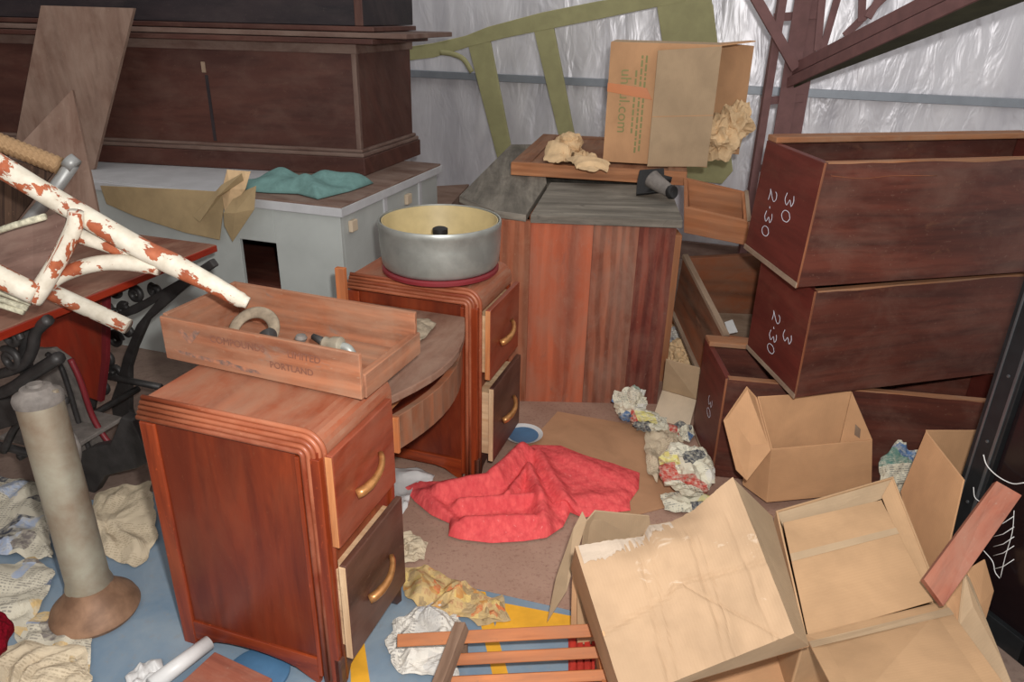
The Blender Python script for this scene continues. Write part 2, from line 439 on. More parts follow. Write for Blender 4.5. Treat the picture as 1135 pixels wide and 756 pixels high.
def tubes(name, paths, mat, parent=None, seg=8, flat=None, **k):
    V_, F_, U_ = [], [], []
    for pts, r in paths:
        vs, fs, uv = tube_geo(pts, r, seg, flat); b = len(V_)
        V_ += vs; U_ += uv; F_ += [tuple(i + b for i in f) for f in fs]
    return mk(name, V_, F_, mat, parent, smooth=True, uvs=U_, **k)


def lathe(name, prof, c, mat, parent=None, seg=48, ax=V((0, 0, 1)), **k):
    ax = ax.normalized(); a = ax.orthogonal().normalized(); b = ax.cross(a)
    vs, fs = [], []; N = len(prof)
    for (r, h) in prof:
        for s in range(seg):
            th = 2 * math.pi * s / seg
            vs.append(c + ax * h + (a * math.cos(th) + b * math.sin(th)) * max(r, 1e-4))
    for i in range(N - 1):
        for s in range(seg):
            fs.append((i * seg + s, i * seg + (s + 1) % seg, (i + 1) * seg + (s + 1) % seg, (i + 1) * seg + s))
    fs.append(tuple(range(seg - 1, -1, -1))); fs.append(tuple((N - 1) * seg + s for s in range(seg)))
    o = mk(name, vs, fs, mat, parent, axis=ax, smooth=True, **k)
    md = o.modifiers.new('es', 'EDGE_SPLIT'); md.split_angle = .7
    return o


def sheet(name, outline, hfun, mat, parent=None, rings=22, per=8, solid=.0012, smooth=False, wob=0, seed=0, base=.002):
    """a sheet lying on something: closed world outline (points at the support height), filled with a
    polar grid whose height above the support is hfun(x, y, r)"""
    c = sum(outline, V((0, 0, 0))) / len(outline)
    N = len(outline); ring = []
    for i in range(N):
        a, b = outline[i], outline[(i + 1) % N]
        for k in range(per): ring.append(a.lerp(b, k / per))
    n = len(ring); vs, uv = [], []
    if wob:
        for i in range(n):
            d = ring[i] - c
            ring[i] = c + d * (1 + wob * noise.noise(V((ring[i].x * 22 + seed, ring[i].y * 22, seed))))
    vs.append(c + EZ * (base + hfun(c.x, c.y, 0))); uv.append((c.x, c.y))
    for j in range(1, rings + 1):
        r = j / rings
        for p in ring:
            q = c.lerp(p, r); vs.append(q + EZ * (base + hfun(q.x, q.y, r))); uv.append((q.x, q.y))
    fs = [(0, 1 + k, 1 + (k + 1) % n) for k in range(n)]
    for j in range(rings - 1):
        for k in range(n):
            a = 1 + j * n + k; b = 1 + j * n + (k + 1) % n
            fs.append((a, a + n, b + n, b))
    return mk(name, vs, fs, mat, parent, uvs=uv, solid=solid, smooth=smooth)


def creases(seed, amp, n=14, c=V((0, 0, 0)), size=.2):
    rnd = random.Random(seed); L = []
    for q in range(9):
        a = rnd.uniform(0, math.pi); lam = size * rnd.uniform(.35, 1.1) * (1 if q < 5 else .5)
        L.append((math.cos(a), math.sin(a), lam, rnd.random(), rnd.uniform(.5, 1) * (1 if q < 5 else .5)))
    def f(x, y, r):
        w1 = noise.noise(V((x / size * 1.3, y / size * 1.3, seed))) * size * .45
        w2 = noise.noise(V((x / size * 1.3, y / size * 1.3, seed + 9))) * size * .45
        h = tot = 0
        for ca, sa, lam, ph, k in L:
            t_ = ((x - c.x + w1) * ca + (y - c.y + w2) * sa) / lam + ph
            h += k * abs(2 * (t_ - math.floor(t_ + .5))); tot += k
        h = max(0, h / tot - .22) * 2.0
        return amp * h * (1 - .55 * r ** 4) + .002
    return f


def paper(name, px, label, cat, mat, seed, amp=.03, h=0, group=None, n=15, wob=.12, smooth=False, parent=None):
    ol = [Z(x, y, h) for x, y in px]
    c = sum(ol, V((0, 0, 0))) / len(ol); size = max((p - c).length for p in ol)
    o = sheet(name, ol, creases(seed, amp, n, c, size * .8), mat, parent, wob=wob, seed=seed, smooth=smooth, rings=26, per=9)
    if label: tag(o, label, cat, group)
    return o


def wad(name, c, rad, seed, mat, label=None, cat=None, group=None, parent=None, k=.45, sub=4):
    """a crumpled ball of paper: facets folded by random creases"""
    bm = bmesh.new(); bmesh.ops.create_icosphere(bm, subdivisions=sub, radius=1)
    rnd = random.Random(seed)
    pl = [(V((rnd.gauss(0, 1), rnd.gauss(0, 1), rnd.gauss(0, 1))).normalized(), rnd.uniform(-.3, .7), rnd.uniform(.25, .5)) for _ in range(22)]
    vs = []
    for v in bm.verts:
        d = v.co.copy(); h = 0
        for (nn, off, wd) in pl[:12]: h += max(0, 1 - abs(d.dot(nn) - off) / wd) * .22
        h += .8 - 1.3 * abs(noise.noise(d * 1.3 + V((seed, 0, 0)))) - .9 * abs(noise.noise(d * 2.6 + V((0, seed, 0)))) - .35 * abs(noise.noise(d * 6 + V((0, seed, 5))))
        s = 1 + k * (h - .35)
        vs.append(V((d.x * rad[0], d.y * rad[1], d.z * rad[2])) * s)
    zmin = min(v.z for v in vs)
    vs = [c + v - EZ * zmin for v in vs]
    fs = [tuple(x.index for x in f.verts) for f in bm.faces]; bm.free()
    o = mk(name, vs, fs, mat, parent, uvs=[(v.x + v.z * .5, v.y + v.z) for v in vs])
    if label: tag(o, label, cat, group)
    return o


def crate(root, c, th, m_out, m_in=None, open_top=True, names=('end_panel', 'side_panel', 'bottom_panel'), m_end=None, m_edge=None, rim=None):
    """open box from 8 corners (bottom loop then top loop); every wall a board of thickness th"""
    m_in = m_in or m_out; m_end = m_end or m_out
    b, t = c[:4], c[4:]
    cen = sum(c, V((0, 0, 0))) / 8
    for i in range(4):
        j = (i + 1) % 4
        # inner corners: move along neighbouring edges
        def inn(P, k):
            e1 = (P[(k + 1) % 4] - P[k]).normalized() * th; e2 = (P[(k - 1) % 4] - P[k]).normalized() * th
            return P[k] + e1 + e2
        long_ = (b[j] - b[i]).length > (b[(j + 1) % 4] - b[j]).length
        if long_:
            q = [b[i], b[j], inn(b, j), inn(b, i), t[i], t[j], inn(t, j), inn(t, i)]
        else:
            q = [b[i], b[j], inn(b, j), inn(b, i), t[i], t[j], inn(t, j), inn(t, i)]
        hexa(names[1] if long_ else names[0], q, m_out if long_ else m_end, root, axis=b[j] - b[i], bevel=.0025)
    up = (t[0] - b[0]).normalized() * th
    q = [inn(b, k) for k in range(4)]
    hexa(names[2], [p for p in q] + [p + up for p in q], m_in, root, bevel=.001)


def text_obj(name, s, size, origin, xd, yd, mat, parent, depth=.0004):
    cu = bpy.data.curves.new(name, 'FONT'); cu.body = s; cu.size = size; cu.extrude = depth
    o = bpy.data.objects.new(name + '_tmp', cu); COL.objects.link(o)
    bpy.context.view_layer.update()
    me = bpy.data.meshes.new_from_object(o.evaluated_get(bpy.context.evaluated_depsgraph_get()))
    COL.objects.unlink(o); bpy.data.objects.remove(o)
    xd = xd.normalized(); yd = (yd - xd * yd.dot(xd)).normalized(); zd = xd.cross(yd)
    mt = Matrix((xd, yd, zd)).transposed().to_4x4(); mt.translation = origin
    me.transform(mt); me.materials.clear(); me.materials.append(mat)
    r = bpy.data.objects.new(name, me); COL.objects.link(r)
    r.parent = parent; r.matrix_parent_inverse = (Matrix.Translation(parent['_loc']) @ Matrix.Rotation(parent['_rz'], 4, 'Z')).inverted()
    return r


STROKE = {'2': [(0, .75), (.12, .97), (.4, 1), (.58, .78), (.45, .5), (0, .02), (.2, .08), (.65, 0)],
          '3': [(0, .9), (.28, 1), (.55, .82), (.28, .56), (.6, .3), (.35, 0), (0, .1)],
          '0': [(.3, 1), (.05, .75), (.05, .25), (.3, 0), (.55, .25), (.55, .75), (.32, 1)], '.': [(.1, .4), (.2, .4), (.2, .48)]}
def chalk(s, origin, xd, yd, size, parent, nrm, mat, rad=.0016):
    paths = []; x = 0
    for ch in s:
        pts = [origin + xd * ((x + a) * size) + yd * (b * size) for a, b in STROKE[ch]]
        paths.append((cr(pts, 5), rad)); x += .45 if ch == '.' else .85
    return tubes('chalk_mark', paths, mat, parent, seg=6, flat=(nrm, .25))


def mid(a, b, t=.5): return a.lerp(b, t)


# ================================================================== SETTING
struct(box('floor', -4.5, 4.5, -.6, 7.4, -.08, 0, M['floor_old'], axis=(1, 0, 0), bevel=0))
bs_ = slab('blue_floor_sheet', [Z(x, y, .003) for x, y in ((-120, 900), (-60, 570), (60, 560), (170, 545), (215, 500), (420, 560), (470, 610), (700, 660), (860, 690), (1000, 900))], .003, M['floor'], None, V((1, 0, 0)), 0)
tag(bs_, 'blue painted floor sheet with yellow marks under the desk and newspapers', 'floor sheet')
WL, WR = V((-.86, 5.85, 0)), V((2.98, 4.6, 0))
wd = (WR - WL).normalized(); wn = V((-wd.y, wd.x, 0))           # wn points away from the camera
def wallpt(s, off, z): return WL + wd * s - wn * off + EZ * z
def wallbox(name, s0, s1, o0, o1, z0, z1, mat, bevel=.002):
    c = [wallpt(s0, o1, z0), wallpt(s1, o1, z0), wallpt(s1, o0, z0), wallpt(s0, o0, z0), wallpt(s0, o1, z1), wallpt(s1, o1, z1), wallpt(s1, o0, z1), wallpt(s0, o0, z1)]
    return hexa(name, c, mat, None, wd, bevel)
# foil wall: a finely divided, gently wrinkled surface with a thickness
vs, fs = [], []
nx, nz = 150, 64
for j in range(nz + 1):
    for i in range(nx + 1):
        s = -3.2 + 8.2 * i / nx; z = 3.0 * j / nz
        w_ = .012 * noise.noise(V((s * 7, z * 1.8, 1))) + .008 * noise.noise(V((s * 17, z * 5, 4)))
        vs.append(wallpt(s, w_, z))
for j in range(nz):
    for i in range(nx):
        a = j * (nx + 1) + i; fs.append((a, a + 1, a + nx + 2, a + nx + 1))
struct(mk('wall_back', vs, fs, M['foil'], smooth=True, solid=-.03))
struct(wallbox('trim_1', -3.2, 5.0, .012, .05, 1.145, 1.195, M['galv']))
struct(wallbox('baseboard_back', -3.2, 5.0, .012, .04, .0, .13, M['chest_mould']))

struct(box('wall_left', -4.45, -4.4, -.6, 7.35, 0, 3.0, M['chest_dark'], axis=(0, 0, 1), bevel=0))
# painted yellow marks on the blue floor
def floor_patch(n, px, mat, th=.0015):
    pts = [Z(x, y, .003 + th) for x, y in px]
    return struct(slab('trim_%d' % n, pts, th, mat, bevel=0))
floor_patch(2, [(556, 668), (640, 684), (690, 700), (640, 705), (548, 697)], M['yellow_paint'])
floor_patch(3, [(524, 654), (538, 656), (578, 800), (558, 800)], M['yellow_paint'])
floor_patch(4, [(388, 728), (402, 700), (412, 770), (390, 790)], M['yellow_paint'])

# brown matting on the floor, flattened cardboard over it
pts = [Z(x, y, .006) for x, y in ((440, 632), (660, 682), (900, 700), (1120, 600), (1100, 480), (1000, 400), (600, 420), (430, 455), (424, 520))]
mt_ = slab('floor_mat', pts, .006, M['mat'], bevel=.001)
tag(mt_, 'brown flecked matting spread over the blue floor under the red blanket', 'mat')
pts = [Z(x, y, .010) for x, y in ((618, 456), (742, 478), (766, 500), (746, 560), (700, 572), (566, 514))]
tag(slab('flattened_cardboard', pts, .003, M['card_floor'], bevel=.0005), 'flat tan cardboard sheet lying on the floor before the pine chest', 'cardboard')

# ================================================================== DESK
DO = V((-.8808, 1.5219, 0)); W_, V1, V2, V3, DH = .4921, .3411, .9744, 1.3233, .7516
desk = thing('kneehole_desk', 'red-brown art deco kneehole desk with reeded corners, two drawer pedestals and a bowed middle', 'desk', DO, rz=YAW)
def D(u, v, z): return DO + EU * u + EV * v + EZ * z
def dbox(name, u0, u1, v0, v1, z0, z1, mat, axis=None, bevel=.002, parent=desk):
    o = box(name, u0, u1, v0, v1, z0, z1, mat, None, axis, bevel)
    o.parent = parent
    return o
def dmk(o): o.parent = desk; return o

for (va, vb) in ((0, V1), (V2, V3)):
    # carcass
    dbox('carcass', .012, W_ - .012, va + .012, vb - .006, .035, DH - .045, M['desk'], (0, 0, 1))
    dbox('side_panel', .045, .425, va + .006, va + .013, .088, DH - .055, M['desk_panel'], (0, 0, 1), .001)
    dbox('stile', .0, .045, va, va + .02, .0, DH - .055, M['desk'], (0, 0, 1), .004)
    dbox('stile', .425, W_ - .055, va, va + .02, .03, DH - .06, M['desk'], (0, 0, 1), .002)
    # bottom rail with a shallow arch
    pts = [V((.045, va, .03)), V((.045, va, .088)), V((.425, va, .088)), V((.425, va, .0))]
    for i in range(9): 
        a = i / 8; pts.append(V((.40 - a * .33, va, .012 + .04 * math.sin(math.pi * a) ** .5)))
    o = slab('bottom_rail', pts, .016, M['desk'], None, V((1, 0, 0)), .001, toward=V((0, 1, 0))); o.parent = desk
    # waterfall top: profile swept along v
    prof = [(.0, DH - .055), (.0, DH - .012), (.012, DH)]
    Rr = .055
    for i in range(9):
        a = math.pi / 2 * i / 8
        prof.append((W_ - Rr + Rr * math.sin(a), DH - Rr + Rr * math.cos(a)))
    prof += [(W_, DH - .075), (W_ - .02, DH - .075), (W_ - .02, DH - .055)]
    n = len(prof); vs = [V((u, va + .030, z)) for u, z in prof] + [V((u, vb, z)) for u, z in prof]
    fs = [tuple(range(n)), tuple(range(2 * n - 1, n - 1, -1))] + [(i, (i + 1) % n, n + (i + 1) % n, n + i) for i in range(n)]
    o = mk('top', vs, fs, M['desk_top'], None, (0, 1, 0), .002); o.parent = desk
    # reeds stepping over the near edge and down the corner
    for k in range(5):
        q = .0115 * k; vv = va + .026 - .0062 * k; rr = Rr - .010 * k - .004
        zc, uc = DH - Rr, W_ - Rr
        p = [V((.0, vv, zc + rr)), V((.2, vv, zc + rr))]
        for i in range(11):
            a = math.pi / 2 * i / 10
            p.append(V((uc + rr * math.sin(a), vv, zc + rr * math.cos(a))))
        p += [V((uc + rr, vv + .001, .4)), V((uc + rr, vv + .001, .02))]
        o = tube('reed', p, .0066, M['desk_reed'], None, 8); o.parent = desk
    dbox('corner_post', W_ - .055, W_ - .006, va + .004, va + .03, .0, DH - .06, M['desk'], (0, 0, 1), .002)
    dbox('corner_post', W_ - .03, W_ - .004, vb - .022, vb - .002, .03, DH - .06, M['desk'], (0, 0, 1), .003)
    dbox('drawer_rail', W_ - .02, W_ - .001, va + .03, vb - .02, .425, .445, M['desk'], (0, 1, 0), .001)
    # scalloped foot rail under the drawers
    pts = [V((W_ + .0, va + .004, .0)), V((W_, va + .03, .012)), V((W_, va + .05, .045)), V((W_, va + .12, .062)), V((W_, (va + vb) / 2, .05)), V((W_, vb - .12, .062)), V((W_, vb - .05, .045)), V((W_, vb - .03, .012)), V((W_, vb, .0)), V((W_, vb, .10)), V((W_, va + .004, .10))]
    o = slab('foot_rail', pts, .02, M['drawer_dark'], None, V((0, 1, 0)), .002, toward=V((-1, 0, 0))); o.parent = desk
    dbox('foot', .02, .06, vb - .05, vb - .008, 0, .05, M['desk'], (0, 0, 1))


def drawer(v0, v1, z0, z1, u, mat, tilt=0.0, raw=M['raw_pale'], peeled=True):
    c = [V((u - .018, v0, z0)), V((u, v0, z0 + tilt * .02)), V((u, v1, z0)), V((u - .018, v1, z0)), V((u - .018, v0, z1)), V((u, v0, z1)), V((u, v1, z1 - tilt)), V((u - .018, v1, z1 - tilt))]
    d = hexa('drawer', c, mat, None, V((0, 0, 1)) if tilt else V((0, 1, 0)), .003); d.parent = desk
    sub = []
    b = box('drawer_box', W_ - .35, u - .018, v0 + .016, v1 - .016, z0 + .02, z1 - .03, raw, None, (1, 0, 0)); b.parent = d
    e = box('raw_edge', u - .018, u - .001, v0 - .004, v0 - .0005, z0 + .004, z1 - .003, (M['raw'] if mat is M['drawer_red'] else raw), None, (0, 0, 1), .001); e.parent = d
    # bowed brass pull with a ribbed mount
    vm = (v0 + v1) / 2; zm = (z0 + z1) / 2 + .0
    h = []
    for i in range(13):
        a = i / 12; h.append(V((u + .004 + .024 * math.sin(math.pi * a) ** .7, vm - .062 + .124 * a, zm - .026 + .040 * a)))
    hd = tube('handle', h, [.0125, .0128, .0118, .0124, .0108, .0100, .0096, .0092, .0088, .0084, .0080, .0078, .0076], M['brass'], None, 8); hd.parent = d
    return d
d1 = drawer(.018, .305, .448, .700, .512, M['drawer_red'])
d2 = drawer(.006, .300, .120, .410, .530, M['drawer_dark'])
d3 = drawer(V2 + .012, V2 + .325, .428, .690, .530, M['drawer_red'])
d4 = drawer(V2 + .012, V2 + .318, .100, .400, .545, M['drawer_dark'])

# bowed middle top and its loose drawer
bow = [V((.0, V1 - .004, .66)), V((.40, V1 - .004, .66))]
for i in range(11):
    a = i / 10; v = V1 + (V2 - V1) * a
    bow.append(V((.435 + .095 * math.sin(math.pi * (a * .92 + .06)), v, .66)))
bow += [V((.0, V2, .66))]
o = slab('middle_top', bow, .024, M['center_top'], None, V((0, 1, 0)), .003, toward=V((0, 0, -1))); o.parent = desk
fr_o, fr_i = [], []
for i in range(13):
    a = i / 12; v = V1 + .06 + (V2 - V1 - .075) * a
    uo = .43 + .085 * math.sin(math.pi * (a * .88 + .10)) + .022 * (1 - a)
    fr_o.append((uo, v)); fr_i.append((uo - .022, v))
vs, fs = [], []
for (uo, v), (ui, _) in zip(fr_o, fr_i):
    a = (v - V1) / (V2 - V1); zt = .632 - .045 * (1 - a); zb = zt - .105
    vs += [V((uo, v, zb)), V((uo, v, zt)), V((ui, v, zt)), V((ui, v, zb))]
for i in range(12):
    for k in range(4):
        fs.append((i * 4 + k, i * 4 + (k + 1) % 4, i * 4 + 4 + (k + 1) % 4, i * 4 + 4 + k))
fs += [(0, 1, 2, 3), tuple(12 * 4 + k for k in (3, 2, 1, 0))]
md_ = mk('middle_drawer', vs, fs, M['peeled'], None, (0, 0, 1), .002); md_.parent = desk
e = box('raw_end', fr_i[0][0] - .004, fr_o[0][0] + .002, fr_o[0][1] - .012, fr_o[0][1] - .001, .478, .590, M['orange_raw'], None, (0, 0, 1)); e.parent = md_
e = box('drawer_box', .05, .41, V1 + .06, V2 - .02, .55, .632, M['raw'], None, (1, 0, 0)); e.parent = md_
dbox('upright_batten', .0, .035, V1 + .56, V1 + .58, .66, .80, M['orange_raw'], (0, 0, 1), .002)
dbox('back_panel', .005, .017, V1, V2, .1, .64, M['desk'], (0, 1, 0), .001)

# ================================================================== things on the desk
# old wooden box with stencilled side
bz = DH + .0045
q0, q1, q3 = D(-.085, .205, bz), D(.505, .180, bz), D(-.07, .482, bz)
eu2 = (q1 - q0).normalized(); ev2 = V((-eu2.y, eu2.x, 0)); LW, LD = .585, .285
def T(a, b, h): return q0 + eu2 * a + ev2 * b + EZ * h
tray = thing('wooden_box', 'long shallow old wooden box with faded stencil lettering on the near desk pedestal', 'box', T(LW / 2, LD / 2, 0))
def tbox(name, a0, a1, b0, b1, h0, h1, h1b=None, mat=M['old_tray'], axis=None):
    h1b = h1 if h1b is None else h1b
    return hexa(name, [T(a0, b0, h0), T(a1, b0, h0), T(a1, b1, h0), T(a0, b1, h0), T(a0, b0, h1), T(a1, b0, h1), T(a1, b1, h1b), T(a0, b1, h1b)], mat, tray, axis or eu2, .0025)
tbox('long_side', 0, LW, 0, .012, 0, .118)
tbox('long_side', 0, LW, LD - .012, LD, 0, .122)
tbox('end_board', 0, .014, .012, LD - .012, .0, .122, axis=ev2)
tbox('end_board', LW - .016, LW + .006, .012, LD + .004, .0, .062, axis=ev2)
tbox('bottom_board', .014, LW - .016, .012, LD - .012, .0, .010)
text_obj('stencil', 'COMPOUNDS', .026, T(.155, -.0008, .075), eu2, EZ, M['stencil'], tray)
text_obj('stencil', 'LIMITED', .026, T(.385, -.0008, .075), eu2, EZ, M['stencil'], tray)
text_obj('stencil', 'PORTLAND', .024, T(.33, -.0008, .038), eu2, EZ, M['stencil'], tray)
def mark(nm, pl_, mat): slab(nm, [T(a, -.0007, h) for a, h in pl_], .0006, mat, tray, eu2, 0)
mark('grey_chevron', ((.055, .088), (.068, .094), (.088, .078), (.110, .098), (.128, .098), (.092, .058), (.082, .058)), M['smudge'])
mark('grey_smudge', ((.03, .032), (.09, .030), (.16, .026), (.20, .031), (.22, .024), (.29, .020), (.30, .012), (.25, .010), (.20, .016), (.12, .018), (.05, .022)), M['smudge'])
# iron ring clamp, pipe fittings inside
cring = T(.170, .14, .050)
o = tube('iron_clamp', [cring + eu2 * (.062 * math.cos(a)) + (EZ * .7 + ev2 * .7).normalized() * (.056 * math.sin(a)) for a in [math.radians(x) for x in range(-35, 216, 10)]], .017, M['glove'], None, 10, flat=((EZ * .7 - ev2 * .7).normalized(), .5))
tag(o, 'dusty grey curved iron clamp standing in the left half of the old wooden box', 'clamp')
o = lathe('iron_nut', [(.0, 0), (.016, 0), (.018, .01), (.018, .03), (.014, .036), (0, .038)], T(.235, .10, .060), M['iron'], None, 20, ax=eu2 * .8 + EZ * .4); tag(o, 'dark round iron nut beside the curved clamp in the wooden box', 'nut')
tp = thing('pipe_tap', 'grey metal tap fitting lying near the right end of the old wooden box', 'tap', T(.46, .10, .0105))
lathe('body', [(.0, 0), (.016, 0), (.020, .006), (.017, .02), (.022, .03), (.022, .05), (.015, .055), (0, .057)], T(.43, .085, .082), M['pump'], tp, 24, ax=eu2 + EZ * .1)
tube('spout', cr([T(.475, .085, .085), T(.50, .085, .082), T(.515, .082, .06), T(.516, .08, .02)], 6), .012, M['drum_metal'], tp, 12)
tube('lever', [T(.39, .10, .09), T(.43, .09, .085)], [.008, .012], M['iron'], tp, 8)
lathe('knob', [(0, 0), (.012, 0), (.016, .008), (.012, .016), (0, .018)], T(.345, .11, .066), M['iron_dusty'], None, 16)
tag(bpy.data.objects['knob'], 'small dusty metal disc between the clamp and the tap in the wooden box', 'disc'); bpy.data.objects['knob'].name = 'metal_disc'
tube('iron_pipe', [T(.335, .11, .024), T(.40, .21, .024)], .013, M['iron_dusty'], None, 12); tag(bpy.data.objects['iron_pipe'], 'short dusty iron pipe on the bottom of the old wooden box', 'pipe')
for nm, z in (('metal_knob', .066),): pass

# rags and folded leather on the middle top
def on_middle(px, seed, amp, name, label, cat, mat):
    return paper(name, px, label, cat, mat, seed, amp, .661, n=9, wob=.06, smooth=True)
on_middle([(430, 358), (446, 354), (474, 356), (484, 362), (470, 378), (450, 388), (432, 386)], 3, .02, 'work_glove', 'stiff dusty grey work glove lying on the bowed middle of the desk', 'glove', M['glove'])

# ---- metal drum on the far pedestal
dc = D(.282, V2 + .172, DH + .003)
dr = thing('metal_drum', 'silver metal drum with cream inside and maroon rim on the far desk pedestal', 'drum', dc)
dz = dc + EZ * .001
lathe('rim', [(.0, 0), (.198, 0), (.206, .006), (.206, .016), (.200, .022), (.0, .022)], dz, M['maroon'], dr, 64)
lathe('shell', [(.192, .022), (.199, .026), (.205, .038), (.2095, .07), (.2125, .12), (.2125, .160), (.2145, .164), (.2145, .178), (.212, .184), (.207, .184), (.206, .160), (.206, .12), (.203, .07), (.19, .032)], dz, M['drum_metal'], dr, 72)
lathe('bowl', [(.0, .05), (.05, .048), (.12, .054), (.185, .085), (.203, .135), (.2025, .181), (.199, .181), (.19, .13), (.175, .075), (.0, .035)], dz, M['drum_in'], dr, 64)
lathe('hub', [(.0, .05), (.024, .05), (.024, .128), (.027, .130), (.027, .148), (.02, .152), (.0, .150)], dz, M['black'], dr, 24)

# ================================================================== PALE CABINET with dark trunk on it
cb = V((-.73, 3.04, 0)); CHt = .85
cab = thing('kitchen_cabinet', 'pale grey-blue painted low cabinet with brown top behind the desk', 'cabinet', cb)
def Cb(a, b, z): return cb - EU * a + EV * b + EZ * z
def cbox(name, a0, a1, b0, b1, z0, z1, mat, axis=None, bevel=.002, parent=cab):
    return hexa(name, [Cb(a1, b0, z0), Cb(a0, b0, z0), Cb(a0, b1, z0), Cb(a1, b1, z0), Cb(a1, b0, z1), Cb(a0, b0, z1), Cb(a0, b1, z1), Cb(a1, b1, z1)], mat, parent, axis, bevel)
CL, CD = 1.75, 1.0
cbox('front_panel', .0, .33, .0, .02, .0, CHt - .03, M['cab_paint'])
cbox('front_panel', .52, CL, .0, .02, .0, CHt - .03, M['cab_paint'])
cbox('apron', .33, .52, .0, .02, CHt - .2, CHt - .03, M['cab_paint'])
cbox('side_panel', .0, .02, .02, CD, .0, CHt - .03, M['cab_paint'])
cbox('side_panel', CL - .02, CL, .02, CD, .0, CHt - .03, M['cab_paint'])
cbox('back_panel', .02, CL - .02, CD - .02, CD, .0, CHt - .03, M['cab_paint'])
cbox('bottom_panel', .02, CL - .02, .02, CD - .02, .05, .07, M['crate_dark'])
cbox('shelf', .02, CL - .02, .02, CD - .02, .42, .44, M['crate_dark'])
cbox('inner_wall', .33, .335, .02, CD - .02, .07, CHt - .04, M['crate_dark'])
cbox('top', -.015, .62, -.012, CD + .02, CHt - .03, CHt, M['cab_top'], EU)
cbox('top', .62, CL + .01, -.012, CD + .02, CHt - .03, CHt, M['cab_rim'], EU)
cbox('edge_strip', -.02, CL + .012, -.018, -.012, CHt - .045, CHt - .008, M['cab_rim'], EU, .001)
cbox('edge_strip', -.021, -.015, -.018, CD + .02, CHt - .045, CHt - .008, M['cab_rim'], EV, .001)
# framing battens and handles on the right hand side
for b in (.38, .76): cbox('side_batten', -.008, .0, b, b + .03, .3, CHt - .05, M['cab_rim'], (0, 0, 1), .001)
for b in (.06, .60): cbox('catch', -.02, .0, b, b + .05, CHt - .13, CHt - .08, M['card_cream'], (0, 0, 1), .004)
# cloth, papers hanging off the top
def cab_front(px): return [PL(x, y, cb - EV * .034, EV) for x, y in px]
hang = slab('torn_board', cab_front([(111, 206), (200, 210), (250, 213), (246, 240), (243, 266), (205, 258), (150, 240), (118, 226)]), .006, M['kraft_dull'], None, EU, .001)
tag(hang, 'torn tan board hanging down the front of the pale cabinet', 'board')

# dark trunk: front from measured corners
tz = CHt + .001
def trunk_pts():
    A = Z(405, 195, tz); A = V((A.x, A.y, tz)); return A
A = trunk_pts()                                         # near right bottom corner
tx = V((-1, .14, 0)).normalized(); ty = V((.30, .95, 0)).normalized()
def Tk(a, b, z): return A + tx * a + ty * b + EZ * z
trunk = thing('wooden_chest', 'long dark brown wooden chest with dusty plinth moulding on the pale cabinet', 'chest', A)
def kbox(name, a0, a1, b0, b1, z0, z1, mat, axis=tx, bevel=.003, parent=trunk):
    return hexa(name, [Tk(a1, b0, z0), Tk(a0, b0, z0), Tk(a0, b1, z0), Tk(a1, b1, z0), Tk(a1, b0, z1), Tk(a0, b0, z1), Tk(a0, b1, z1), Tk(a1, b1, z1)], mat, parent, axis, bevel)
TL = 2.9
kbox('body', .03, TL, .03, .62, .0, .60, M['chest_dark'])
kbox('plinth', 0, TL, 0, .65, .0, .085, M['chest_dark'], bevel=.004)
kbox('moulding', .006, TL, .006, .645, .085, .105, M['chest_mould'], bevel=.006)
kbox('moulding', .016, TL, .016, .635, .105, .122, M['chest_mould'], bevel=.006)
kbox('top_band', .02, TL, .02, .63, .555, .60, M['chest_mould'], bevel=.003)
kbox('corner_strip', .026, .05, .026, .05, .12, .56, M['chest_mould'], EZ)
kbox('lock_plate', .78, .80, .022, .03, .45, .50, M['dusty_edge'], EZ)
kbox('front_split', .775, .79, .0265, .0301, .13, .44, M['chest_black'], EZ, .0005)
# loose boards lying on the trunk, upper black trunk
for i, (a0, a1, b0, b1, z0, m_, lb) in enumerate((
        (-.10, TL, -.06, .55, .601, 'chest_dark', 'lowest of the loose dark boards lying on the long dark chest'),
        (-.24, 2.8, -.02, .52, .626, 'chest_mould', 'middle loose dusty board on the dark chest, sticking out furthest right'),
        (-.06, 2.8, .04, .50, .651, 'chest_dark', 'topmost loose reddish board under the upper black chest'))):
    o = kbox('loose_board', a0, a1, b0, b1, z0, z0 + .022, M[m_], parent=None); tag(o, lb, 'board', 'loose boards on the dark chest')
ub = thing('blackened_chest', 'blackish upper chest at the top left, on the loose boards', 'chest', Tk(.8, .3, .674))
kbox('body', .0, 2.9, .06, .60, .6745, 1.05, M['chest_black'], parent=ub)
kbox('lid', -.01, 2.91, .05, .61, 1.05, 1.10, M['chest_black'], parent=ub)
kbox('corner_batten', -.004, .035, .052, .06, .6745, 1.05, M['chest_dark'], EZ, parent=ub)

